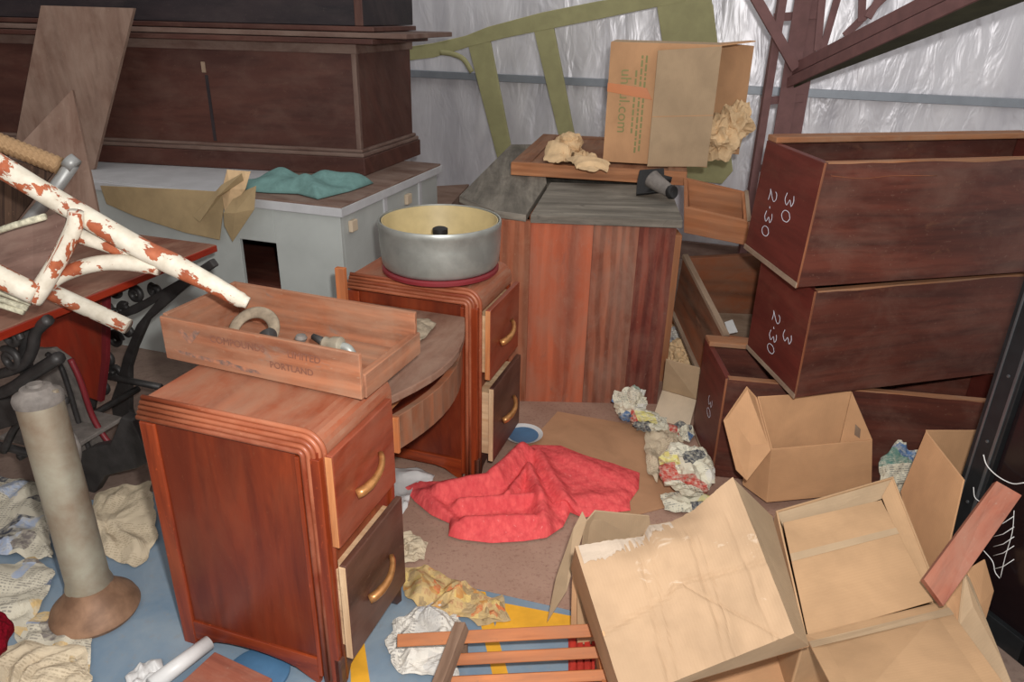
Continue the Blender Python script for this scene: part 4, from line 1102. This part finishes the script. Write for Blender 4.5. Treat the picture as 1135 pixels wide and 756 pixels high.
hexa('soffit_plate', [p0_ + bside * .004, p0_ + bside * .03, p1_ + bside * .24, p1_ + bside * .004, p0_ + bside * .004 + bnorm * .008, p0_ + bside * .03 + bnorm * .008, p1_ + bside * .24 + bnorm * .008, p1_ + bside * .004 + bnorm * .008], M['steel_dark'], beam, bdir, .001)
for (x0_, y0_, x1_, y1_, d0, d1) in ((906, 56, 912, -8, 3.9, 3.9), (912, 54, 930, -8, 3.9, 3.9), (955, 24, 956, -8, 3.75, 3.75), (962, 20, 978, -8, 3.7, 3.7), (936, 40, 985, -8, 3.8, 3.8)):
    bar('lattice_bar', Y(x0_, y0_, d0), Y(x0_, y0_, d0) + (Y(x1_, y1_, d1) - Y(x0_, y0_, d0)) * 2.2, .035, .008, M['steel'], beam)
bar('brace', Y(882, 76, sy - .05), Y(782, -100, sy - .05), .05, .02, M['steel'], beam)

# ================================================================== OLIVE GREEN FRAME against the wall
fp_ = wallpt(0, .30, 0); fn = (wn + EZ * .10).normalized()
gfr = thing('green_frame', 'olive green painted frame with curved rail leaning against the foil wall', 'frame', wallpt(1.0, .3, 0))
def G(x, y): return PL(x, y, fp_ + EZ * .9, fn)
def gslab(nm, px, th=.028, extra=0): return slab(nm, [G(x, y) + fn * extra for x, y in px], th, M['green'], gfr, None, .003)
gslab('top_rail', [(440, 54), (480, 48), (515, 40), (540, 30), (600, 14), (660, 2), (720, -8), (760, -14), (760, 2), (727, 8), (660, 22), (610, 32), (560, 42), (520, 52), (480, 64), (446, 68)])
gslab('corner_plate', [(726, -6), (786, -16), (790, 10), (796, 60), (760, 66), (736, 60), (730, 20)], .03, .001)
def down(px0, px1):
    a, b = G(*px0), G(*px1); t_ = -a.z / (b.z - a.z); return a + (b - a) * t_
def gslat(tl, tr, bl, br):
    slab('slat', [G(*tl) + fn * .002, G(*tr) + fn * .002, down(tr, br) + fn * .002, down(tl, bl) + fn * .002], .024, M['green'], gfr, None, .003)
gslat((517, 44), (541, 36), (549, 168), (566, 164))
gslat((590, 28), (612, 24), (618, 146), (635, 143))
gslab('slat', [(738, 5), (790, 5), (812, 190), (800, 204), (762, 200)], .024, .002)
tube('curved_bracket', cr([G(488, 58), G(502, 60), (G(514, 66)), G(523, 80)], 6), .018, M['green'], gfr, 10, flat=(fn, .6))

# ================================================================== BLANKET
bl = [(447, 541), (462, 534), (480, 536), (500, 531), (530, 534), (552, 516), (570, 500), (592, 493), (622, 494), (648, 505), (680, 514), (709, 524), (708, 542), (698, 556), (699, 566), (672, 569), (646, 574), (632, 568), (624, 584), (606, 596), (580, 600), (545, 602), (510, 598), (497, 594), (498, 580), (478, 571), (460, 556)]
olb = [Z(x, y, .013) for x, y in bl]
RID = [(Z(xa, ya, .03), Z(xb, yb, .03), w, h) for xa, ya, xb, yb, w, h in (
    (578, 503, 548, 534, .040, .050), (586, 526, 600, 560, .026, .042), (584, 526, 562, 556, .022, .034), (546, 536, 488, 548, .040, .045),
    (600, 562, 604, 586, .030, .034), (510, 562, 590, 556, .024, .034), (470, 548, 506, 590, .030, .030), (516, 582, 590, 580, .030, .034),
    (596, 506, 628, 560, .028, .030), (628, 506, 690, 530, .05, .014), (640, 555, 690, 548, .04, .012))]
def hb(x, y, r):
    edge = (1 - r ** 9) ** .5 if r < 1 else 0
    h = .012; p = V((x, y, 0))
    for a, b, w, k in RID:
        ab = V((b.x - a.x, b.y - a.y, 0)); t_ = max(0, min(1, (p - V((a.x, a.y, 0))).dot(ab) / ab.length_squared))
        d = (p - V((a.x, a.y, 0)) - ab * t_).length
        h = max(h, .012 + k * math.exp(-(d / w) ** 2)) + .25 * k * math.exp(-(d / (w * 1.3)) ** 2)
    h += .004 * noise.noise(V((x * 18, y * 18, 3)))
    return max(.004, h) * edge
bk = sheet('knitted_blanket', olb, hb, M['knit'], rings=46, per=9, solid=0, smooth=True, base=.0)
tag(bk, 'pink-red knitted blanket heaped on the floor before the pine chest', 'blanket')

# ================================================================== CARDBOARD BOXES
def hcarton(root, c, names, mats, th=.005):
    pass
# --- big box lying tilted at the front
A1, B1, C1, D1_ = Y(637, 606, 1.36), Y(812, 529, 1.48), Y(880, 702, 1.21), Y(692, 778, 1.09)
nn = (B1 - A1).cross(C1 - B1).normalized()
if nn.z > 0: nn = -nn
A2, B2, C2, D2_ = A1 + nn * .25, Y(856, 572, 1.60), Y(897, 716, 1.27), D1_ + nn * .2
big = thing('large_carton', 'largest tan carton, dented and tilted, nearest in front', 'carton', V((.42, 1.35, .0)))
# dented front face: grid between the corners with flute creases
def patch(name, P, nu, nv, off, mat, root, th=.005, warp=None):
    vs, uv = [], []
    n0 = (P[1] - P[0]).cross(P[3] - P[0]).normalized()
    if n0.dot((P[0] + P[2]) / 2 - EYE) > 0: n0 = -n0
    Lu, Lv = (P[1] - P[0]).length, (P[3] - P[0]).length
    for j in range(nv + 1):
        for i in range(nu + 1):
            s, t_ = i / nu, j / nv
            tw = warp(s, t_) if warp else t_
            p = P[0].lerp(P[1], s).lerp(P[3].lerp(P[2], s), tw)
            vs.append(p + n0 * off(s, t_)); uv.append((t_ * Lv, s * Lu))
    fs = [(j * (nu + 1) + i, j * (nu + 1) + i + 1, (j + 1) * (nu + 1) + i + 1, (j + 1) * (nu + 1) + i) for j in range(nv) for i in range(nu)]
    o = mk(name, vs, fs, mat, root, uvs=uv)
    md = o.modifiers.new('s', 'SOLIDIFY'); md.thickness = th; md.offset = 0
    return o
def dent(s, t_):
    h = 0
    for (c_, w_, k, sl) in ((.30, .022, .005, .10), (.36, .012, .003, .10), (.62, .022, .006, .06), (.67, .012, .003, .05), (.88, .02, .003, .0)):
        h -= k * (.6 + .6 * noise.noise(V((c_ * 40, t_ * 5, 2)))) * max(0, 1 - abs(s + sl * (t_ - .5) + .012 * noise.noise(V((t_ * 6, c_ * 9, 0))) - c_) / w_)
    h -= .003 * max(0, 1 - abs(s - .52 - .8 * (t_ - .5)) / .02) * (1 if s > .5 else 0)
    h += .010 * math.sin(s * 3.14) * math.sin(t_ * 3.14)
    # torn, crushed upper edge
    e = max(0, 1 - t_ / .20)
    h -= .040 * e ** 1.5 * max(0, math.sin(math.pi * min(1, max(0, (s - .18) / .74)))) 
    h += .004 * noise.noise(V((s * 9, t_ * 9, 1)))
    # crease across
    h -= .004 * max(0, 1 - abs(t_ - .45 - .25 * abs(s - .55)) / .03)
    return h
TEAR = [(0, 0), (.15, .045), (.40, .100), (.455, .045), (.60, .085), (.74, .075), (.88, .035), (1, 0)]
def tear(s_):
    for (a, va), (b, vb) in zip(TEAR, TEAR[1:]):
        if s_ <= b: return va + (vb - va) * (s_ - a) / (b - a) + (.006 * noise.noise(V((s_ * 40, 0, 2))) if 0 < s_ < 1 else 0)
    return 0
o = patch('front_face', [A1, B1, C1, D1_], 110, 60, dent, M['card_light'], big, warp=lambda s_, t_: tear(s_) + (1 - tear(s_)) * t_)
def strip_w(a, b):
    q = .02 + .56 * a; lo = .13 + .05 * noise.noise(V((a * 7, 1, 1))) + .03 * noise.noise(V((a * 30, 2, 1))) - .07 * a
    return tear(q) + (1 - tear(q)) * b * lo
patch('scuffed_edge', [A1.lerp(B1, .02), A1.lerp(B1, .58), D1_.lerp(C1, .58), D1_.lerp(C1, .02)], 90, 8,
      lambda a, b: dent(.02 + .56 * a, b * (.13 - .07 * a)) + .0036, M['scuff'], big, .0006, warp=strip_w)
slab('side_wall', [B1, B2, C2, C1], .005, M['card_grey'], big, B2 - B1)  # grazing shade on this side comes from the greyed card colour
slab('bottom_wall', [D1_, C1, C2, D2_], .005, M['card_grey'], big)
slab('side_wall', [A1, A2, D2_, D1_], .005, M['card'], big)
n_t = 40; vs_t = []
for i in range(n_t + 1):
    q = i / n_t; e0 = A1.lerp(B1, q).lerp(D1_.lerp(C1, q), tear(q) + .012) + nn * (.012 + .03 * math.sin(math.pi * q)); vs_t += [e0, A2.lerp(B2, q)]
mk('top_wall', vs_t, [(2 * i, 2 * i + 2, 2 * i + 3, 2 * i + 1) for i in range(n_t)], M['card_mid'], big, solid=.004)
slab('back_wall', [A2, B2, C2, D2_], .005, M['card'], big)

# --- open flap of the carton underneath, left of the big one
lc = thing('torn_carton', 'torn open carton behind the left edge of the largest tan carton', 'carton', Z(660, 690, 0))
def l3(x, y, d): return Y(x, y, d)
slab('flap', [l3(606, 690, 1.60), l3(616, 640, 1.62), l3(636, 585, 1.62), l3(645, 567, 1.63), l3(650, 578, 1.62), l3(640, 610, 1.60), l3(628, 655, 1.58)], .004, M['card_grey'], lc)
slab('back_wall', [l3(648, 580, 1.66), l3(660, 566, 1.68), l3(720, 572, 1.74), l3(728, 640, 1.74), l3(640, 650, 1.66)], .005, M['card_grey'], lc, V((0, 0, 1)))
slab('side_wall', [l3(634, 636, 1.58), l3(646, 648, 1.56), l3(644, 700, 1.53), l3(632, 706, 1.55)], .005, M['card'], lc)
slab('front_wall', [l3(640, 640, 1.54), l3(700, 650, 1.58), l3(712, 710, 1.55), l3(640, 715, 1.52)], .005, M['card_mid'], lc)

pf = slab('cardboard_offcut', [Z(720, 748, .03), Z(905, 706, .03), Z(960, 780, .03), Z(720, 830, .03)], .004, M['card'], None, None, .001, toward=V((0, 0, -1))); tag(pf, 'flat cardboard offcut on the floor under the largest carton and the outer flap', 'cardboard')
# --- open carton right of it
E1, E2, E3, E4 = Y(860, 566, 1.68), Y(990, 528, 1.80), Y(1046, 668, 1.46), Y(892, 706, 1.33)
bc = thing('open_carton', 'open tan carton with folded flaps, right of the largest carton', 'carton', V((.9, 1.55, 0)))
dn = V((.02, .03, 0))
def fl0(p): return V((p.x, p.y, .003)) + V((.015, .04, 0))
for nm, (p, q) in (('side_wall', (E1, E2)), ('side_wall', (E2, E3)), ('side_wall', (E4, E1)), ('side_wall', (E3, E4))):
    nrm_ = (q - p).cross(EZ).normalized()
    cen = (E1 + E2 + E3 + E4) / 4
    slab(nm, [p, q, fl0(q), fl0(p)], .005, M['card_mid'], bc, EZ, .001, toward=(cen - (p + q) / 2))
slab('rim_fold', [E1, E2, mid(E2, E3, .08) + V((-.02, -.01, -.03)), mid(E1, E4, .14) + V((.03, 0, -.035))], .004, M['card_grey'], bc)
slab('rim_fold', [E2, E3, mid(E3, E4, .10) + V((0, .03, -.02)), mid(E2, E1, .12) + V((0, -.03, -.035))], .004, M['card_mid'], bc)
i1, i2, i3, i4 = Y(869, 575, 1.63), Y(978, 550, 1.72), Y(1036, 662, 1.45), Y(897, 702, 1.34)
slab('inner_flap', [p - EZ * .012 for p in (i1, i2, i3, i4)], .004, M['card_mid'], bc, i2 - i1)
g1, g2 = Y(1128, 778, 1.10), Y(938, 790, 1.03)
slab('outer_flap', [E4 + EZ * .004, E3 + EZ * .004, g1, g2], .005, M['card_mid'], bc, E3 - E4)
tp_ = [mid(E4, E3, .25), mid(E4, E3, .72)]
slab('tape_strip', [mid(E4, g2, .10) + EZ * .0055, mid(E3, g1, .08) + EZ * .0055, mid(E3, g1, .16) + EZ * .0055, mid(E4, g2, .19) + EZ * .0055], .0006, M['card_grey'], bc, E3 - E4, 0, toward=V((0, 0, -1)))
slab('tape_strip', [mid(i1, i4, .30) - EZ * .0108, mid(i2, i3, .30) - EZ * .0108, mid(i2, i3, .36) - EZ * .0108, mid(i1, i4, .37) - EZ * .0108], .0006, M['card_grey'], bc, i2 - i1, 0, toward=V((0, 0, -1)))

# --- mid carton, corner on
mc = thing('corner_carton', 'small open carton with one hanging flap in front of the lowest dark crate', 'carton', Z(900, 550, 0))
F0, F1 = Z(850, 556, .045), Z(966, 545, .045)
T0, T1 = Y(855, 498, F0.y), Y(967, 488, F1.y)
T2 = Y(944, 434, 2.285); T3 = Y(840, 440, 2.27)
B2_, B3_ = V((T2.x, T2.y, .045)), V((T3.x, T3.y, .045))
slab('front_wall', [T0, T1, F1, F0], .005, M['card'], mc, F1 - F0)
slab('side_wall', [T1, T2, B2_, F1], .005, M['card'], mc, EZ)
slab('back_wall', [T3, T2, B2_, B3_], .005, M['card'], mc, EZ)
slab('side_wall', [T0, T3, B3_, F0], .005, M['card'], mc, EZ)
slab('bottom_wall', [F0, F1, B2_, B3_], .004, M['card'], mc, None, .001, toward=V((0, 0, -1)))
slab('hanging_flap', [T0 + V((-.002, -.004, 0)), T3 + V((-.004, 0, .0)), Y(828, 428, 2.255), Y(802, 466, 2.20), Y(816, 521, 2.13), Y(828, 533, 2.10)], .004, M['card'], mc, EZ)
slab('hand_hole', [PL(948, 470, mid(T1, T2) + V((-.007, 0, 0)), (T2 - T1).cross(EZ)), PL(954, 476, mid(T1, T2) + V((-.007, 0, 0)), (T2 - T1).cross(EZ)), PL(953, 486, mid(T1, T2) + V((-.007, 0, 0)), (T2 - T1).cross(EZ)), PL(947, 482, mid(T1, T2) + V((-.007, 0, 0)), (T2 - T1).cross(EZ))], .001, M['dusty_edge'], mc, None, 0)

# --- right rear carton beside the black cabinet
rc = thing('tall_carton', 'tan carton standing against the black cabinet, behind the reddish plank', 'carton', Z(1040, 640, 0))
r_a, r_b, r_c, r_d = Y(1026, 478, 1.98), Y(1068, 532, 1.74), Y(1046, 612, 1.70), Y(998, 545, 1.95)
slab('front_wall', [r_a, r_b, Y(1040, 655, 1.69), Y(1010, 600, 1.84), r_d], .005, M['card'], rc, EZ)
slab('back_wall', [Y(1027, 477, 2.0), Y(1096, 477, 2.06), Y(1096, 620, 2.02), Y(1030, 620, 1.98)], .005, M['card'], rc, EZ)
slab('side_wall', [Y(1010, 600, 1.85), Y(1046, 650, 1.70), Y(1040, 690, 1.69), Y(1006, 650, 1.84)], .005, M['card_mid'], rc, EZ)

# --- narrow carton at the lower right
nc = thing('narrow_carton', 'narrow carton under the reddish plank at the lower right edge', 'carton', Z(1075, 740, 0))
slab('left_wall', [Y(1040, 640, 1.58), Y(1072, 634, 1.60), Y(1076, 720, 1.46), Y(1052, 760, 1.40), Y(1030, 720, 1.46)], .005, M['card'], nc, EZ)
slab('right_wall', [Y(1068, 634, 1.585), Y(1074, 640, 1.58), Y(1128, 775, 1.28), Y(1110, 800, 1.28), Y(1058, 720, 1.45)], .005, M['card_grey'], nc, EZ)
slab('flap', [Y(1072, 632, 1.60), Y(1092, 620, 1.64), Y(1102, 655, 1.60), Y(1092, 690, 1.54), Y(1086, 672, 1.55)], .005, M['card'], nc, EZ)

# plank resting on the cartons
pk_ = slab('reddish_plank', [Y(1105, 533, 1.60), Y(1133, 549, 1.56), Y(1046, 672, 1.38), Y(1024, 642, 1.42)], .022, M['plank_red'], None, Y(1119, 541, 1.6) - Y(1036, 657, 1.4))
tag(pk_, 'short reddish plank propped across the cartons beside the black cabinet', 'plank')

# ================================================================== BLACK CABINET
bk_o = V((1.295, 1.80, 0)); bd = V((.36, -.933, 0)).normalized(); bnr = V((.933, .36, 0))   # side face runs towards the viewer
blk = thing('black_cabinet', 'glossy black cabinet with metal edge trim at the right edge', 'cabinet', bk_o)
def Bk(s, o, z): return bk_o + bd * s + bnr * o + EZ * z
def bbox(nm, s0, s1, o0, o1, z0, z1, mat, axis=EZ, bevel=.002):
    return hexa(nm, [Bk(s0, o0, z0), Bk(s1, o0, z0), Bk(s1, o1, z0), Bk(s0, o1, z0), Bk(s0, o0, z1), Bk(s1, o0, z1), Bk(s1, o1, z1), Bk(s0, o1, z1)], mat, blk, axis, bevel)
bbox('corner_post', .0, .075, .0, .05, .0, 1.35, M['black_trim'])
bbox('trim_strip', .058, .066, -.004, .001, .0, 1.35, M['chrome'], EZ, .001)
bbox('trim_strip', .012, .018, -.003, .001, .0, 1.35, M['chrome'], EZ, .001)
bbox('side_panel', .075, .56, .02, .05, .0, 1.35, M['black_gloss'])
bbox('corner_post', .30, .335, .0, .02, .0, 1.35, M['black_trim'])
bbox('base_rail', .075, .56, .0, .02, .0, .07, M['black_trim'])
bbox('back_panel', .0, .02, .05, .5, .0, 1.35, M['black_gloss'])
bbox('far_side', .02, .56, .48, .5, .0, 1.35, M['black_gloss'])
bbox('front_panel', .54, .56, .05, .48, .0, 1.35, M['black_gloss'])
bbox('top_panel', .0, .56, .0, .5, 1.35, 1.375, M['black_trim'])
for z_ in (.35, .55, .75, .95): lathe('rivet', [(0, 0), (.005, 0), (.004, .003), (0, .004)], Bk(.040, 0, z_), M['chrome'], blk, 10, ax=-bnr)
wr = thing('wire_coil', 'thin white wire looped against the black cabinet above the reddish plank', 'wire', Y(1110, 560, 1.62))
def Wy(x, y, d=1.60): return PL(x, y, Bk(.2, -.012, .5), bnr)
wp = [(cr([Wy(1090, 504), Wy(1094, 516), Wy(1106, 528), Wy(1122, 536), Wy(1136, 535)], 6), .0016),
      (cr([Wy(1079, 540), Wy(1081, 552), Wy(1092, 558), Wy(1110, 560), Wy(1124, 556)], 6), .0013),
      (cr([Wy(1090, 610), Wy(1100, 622), Wy(1103, 634), Wy(1108, 641)], 6), .0013)]
for yy_ in (580, 592, 603, 613, 628): wp.append(([Wy(1101, yy_ + 3), Wy(1112, yy_), Wy(1124, yy_ - 8)], .0010))
wp.append((cr([Wy(1124, 566), Wy(1122, 590), Wy(1114, 618), Wy(1109, 640)], 5), .0010))
tubes('wire', wp, M['white_plastic'], wr, 6)

# ================================================================== WOODEN RACK at the bottom
rk = thing('slatted_rack', 'orange-brown wooden slatted rack lying in the foreground below the blanket', 'rack', Z(560, 730, 0))
def bar2(nm, x0, y0, x1, y1, z0, z1, w, d, mat): return bar(nm, Z(x0, y0, z0), Z(x1, y1, z1), w, d, mat, rk, V((0, .7, .7)))
bar2('rail', 441, 710, 690, 697, .10, .16, .032, .022, M['floor_board'])
bar2('rail', 506, 731, 682, 722, .10, .14, .028, .022, M['floor_board'])
bar2('rail', 500, 756, 672, 748, .10, .13, .026, .022, M['floor_board'])
bar2('post', 512, 694, 482, 775, .16, .13, .034, .03, M['rack_grey'])
bar2('post', 664, 716, 676, 790, .125, .105, .034, .022, M['floor_board'])
for (x, y) in ((512, 700), (668, 760), (490, 764), (668, 728)): bar('foot', Z(x, y, .10) - EZ * .0, V((Z(x, y, .10).x, Z(x, y, .10).y, .0)), .03, .03, M['rack_grey'], rk)
rb = thing('red_tray', 'red plastic slatted tray on the floor under the wooden rack', 'tray', Z(652, 735, 0))
for i_ in range(6): hexa('slat', [Z(632 + i_ * 8, 752, .012), Z(638 + i_ * 8, 752, .012), Z(638 + i_ * 8, 706, .012), Z(632 + i_ * 8, 706, .012), Z(632 + i_ * 8, 752, .03), Z(638 + i_ * 8, 752, .03), Z(638 + i_ * 8, 706, .03), Z(632 + i_ * 8, 706, .03)], M['red_plastic'], rb, V((0, 1, 0)), .001)
slab('base', [Z(630, 756, .012), Z(684, 756, .012), Z(684, 704, .012), Z(630, 704, .012)], .011, M['red_plastic'], rb, toward=V((0, 0, -1)))

# ================================================================== PAPERS ON THE FLOOR
NP = 'crumpled newspapers on the left floor'
def np_(px, lb, mat, seed, amp, h=0, **k): return paper('newspaper', px, lb, 'newspaper', M[mat], seed, amp, h, NP, **k)
np_([(92, 580), (106, 556), (128, 542), (168, 538), (170, 560), (176, 600), (158, 628), (138, 628), (104, 610)], 'crumpled cream newspaper between the metal cylinder and the desk', 'paper_plain', 31, .035)
np_([(-30, 520), (20, 535), (52, 545), (56, 600), (60, 625), (20, 622), (-30, 610)], 'printed newspaper left of the metal cylinder, upper sheet', 'paper', 32, .05)
np_([(-30, 634), (40, 622), (62, 640), (44, 680), (30, 712), (-30, 690)], 'printed colour newspaper left of the flared base, middle sheet', 'paper', 33, .035)
np_([(16, 690), (50, 680), (90, 682), (104, 700), (100, 756), (60, 720), (20, 716)], 'printed newspaper sheet lying just below the flared base', 'paper', 34, .02)
np_([(-30, 736), (30, 716), (96, 722), (102, 760), (60, 800), (-30, 800)], 'plain cream newsprint at the bottom left corner', 'paper_plain', 35, .035)
cl = wad('plush_ball', Z(-6, 726, .05), (.05, .05, .06), 40, M['crimson'], 'crimson plush ball at the left edge on newspapers', 'ball', k=.2)

# things on the floor before the desk
o = tube('white_roll', [Z(168, 760, .05), Z(232, 712, .055)], [.022, .020], M['white_plastic'], None, 16); tag(o, 'white plastic tube lying on the floor before the near desk pedestal', 'tube')
paper('plastic_bag', [(138, 756), (156, 738), (180, 734), (186, 760), (150, 790)], 'crumpled white plastic bag left of the brown block in the foreground', 'bag', M['white_plastic'], 41, .03, smooth=True)
bb = Z(240, 752, .0)
wbk = slab('wooden_block', [Z(188, 768, .06), Z(238, 722, .06), Z(302, 752, .06), Z(250, 800, .06)], .058, M['plank_red'], None, None, .003, toward=V((0, 0, -1))); tag(wbk, 'brown wooden block lying in the foreground at the foot of the desk', 'block')
bd_ = lathe('plastic_disc', [(0, 0), (.078, 0), (.082, .004), (.082, .012), (.076, .016), (0, .014)], Z(286, 748, .001), M['blue_plastic'], None, 40); tag(bd_, 'round blue plastic disc half under the near desk pedestal', 'disc')

# under the desk and around the blanket
paper('plastic_sheet', [(436, 522), (462, 521), (482, 529), (480, 536), (456, 544), (452, 566), (438, 580)], 'pale plastic sheet poking out between desk and red blanket', 'sheet', M['white_plastic'], 51, .03, .007, smooth=True)
paper('paper_packet', [(438, 592), (456, 592), (474, 604), (470, 622), (446, 628), (436, 620)], 'small cream paper packet right of the lower near desk drawer', 'paper', M['paper_plain'], 52, .025, .007)
paper('patterned_paper', [(448, 634), (470, 628), (510, 648), (552, 670), (560, 690), (500, 690), (466, 680), (450, 664)], 'orange floral patterned paper crumpled beside the near desk pedestal', 'paper', M['paper_floral'], 53, .045)
paper('newspaper', [(436, 690), (480, 672), (506, 676), (512, 700), (500, 722), (510, 756), (446, 752), (428, 730)], 'white crumpled newspaper under the left end of the slatted rack', 'newspaper', M['paper_white'], 54, .05)
paper('torn_page', [(500, 676), (540, 668), (556, 662), (566, 690), (530, 696)], 'brown and white torn page on the yellow floor stripe', 'paper', M['kraft_dull'], 55, .02)
sl = lathe('blue_saucer', [(0, 0), (.04, 0), (.075, .018), (.08, .02), (.075, .016), (.045, .006), (0, .005)], Z(580, 485, .012), M['white_plastic'], None, 36); tag(sl, 'blue and white saucer on the floor right of the far desk pedestal', 'saucer')
# (pattern disc on the saucer)
o = lathe('blue_pattern', [(0, .0055), (.046, .0064), (.062, .0135), (.062, .0130), (0, .005)], Z(580, 485, .0122), M['blue_plastic'], sl, 36)

# right of the pine chest: wads of comic paper, cream box
CW = 'paper wads right of the pine chest'
wad('paper_wad', Z(697, 466, .012), (.055, .04, .055), 61, M['paper_comic'], 'comic-printed paper wad at the foot of the pine chest', 'paper', CW, k=.6)
wad('paper_wad', Z(716, 476, .012), (.055, .05, .03), 62, M['paper_comic'], 'flat printed paper wad just right of the wad at the pine chest foot', 'paper', CW, k=.6)
paper('newspaper', [(716, 476), (752, 478), (756, 492), (738, 510), (732, 524), (728, 538), (718, 528), (714, 500)], 'beige newsprint sheet on the flat cardboard before the cream box', 'newspaper', M['paper_plain'], 63, .04, .011)
wad('paper_wad', Z(757, 547, .011), (.075, .07, .075), 64, M['paper_comic'], 'largest printed paper wad, in front of the lowest dark crate', 'paper', CW, k=.5)
paper('comic_page', [(732, 552), (760, 545), (790, 552), (812, 560), (800, 578), (764, 572), (736, 568)], 'coloured comic page with red print behind the largest carton', 'paper', M['paper_comic'], 65, .03, .011)
paper('comic_page', [(738, 478), (752, 470), (766, 476), (770, 486), (762, 494), (748, 488)], 'blue comic page wedged between the cream box and lowest crate', 'paper', M['paper_comic'], 66, .04, .008)
cbx = thing('cream_box', 'open cream cardboard box between the pine chest and lowest dark crate', 'box', Z(745, 470, 0))
slab('front_panel', [Z(734, 432, .06), Z(772, 443, .06), Z(764, 474, .008), Z(723, 464, .008)], .004, M['card_cream'], cbx)
slab('inner_panel', [Y(738, 398, 2.90), Y(776, 408, 2.86), Z(772, 443, .061), Z(734, 432, .061)], .004, M['card_grey'], cbx)
wad('paper_wad', Z(750, 412, .03), (.05, .05, .06), 67, M['kraft'], 'kraft paper wad behind the cream box', 'paper', CW, k=.6)
wad('paper_wad', Z(746, 396, .02), (.045, .045, .06), 68, M['paper_white'], 'white paper wad against the tipped brown drawer', 'paper', CW, k=.6)
wad('paper_wad', Z(744, 374, .0), (.045, .045, .06), 69, M['kraft'], 'uppermost kraft wad in the gap right of the pine chest', 'paper', CW, k=.6)
wad('paper_wad', Z(987, 556, .012), (.05, .03, .09), 70, M['paper_comic'], 'printed paper wad between the small open carton and the tall carton', 'paper', CW, k=.5)

# ================================================================== LIGHT
def point(name, loc, w, rad, colr=(1, 1, 1)):
    l = bpy.data.lights.new(name, 'POINT'); l.energy = w; l.shadow_soft_size = rad; l.color = colr
    o = bpy.data.objects.new(name, l); COL.objects.link(o); o.location = loc; return o
point('camera_flash', EYE + R * .07 + U * .12, 205, .03, (1, .98, .95))
wo = bpy.data.worlds.new('shed_air'); SC.world = wo; wo.use_nodes = True
bg = wo.node_tree.nodes['Background']; bg.inputs[0].default_value = (1, .98, .96, 1); bg.inputs[1].default_value = .72

for o in list(COL.objects):
    for k_ in ('_loc', '_rz'):
        if k_ in o: del o[k_]
vs_ = SC.view_settings
vs_.view_transform = 'Standard'; vs_.look = 'None'; vs_.gamma = 1; vs_.exposure = 0; vs_.use_curve_mapping = False
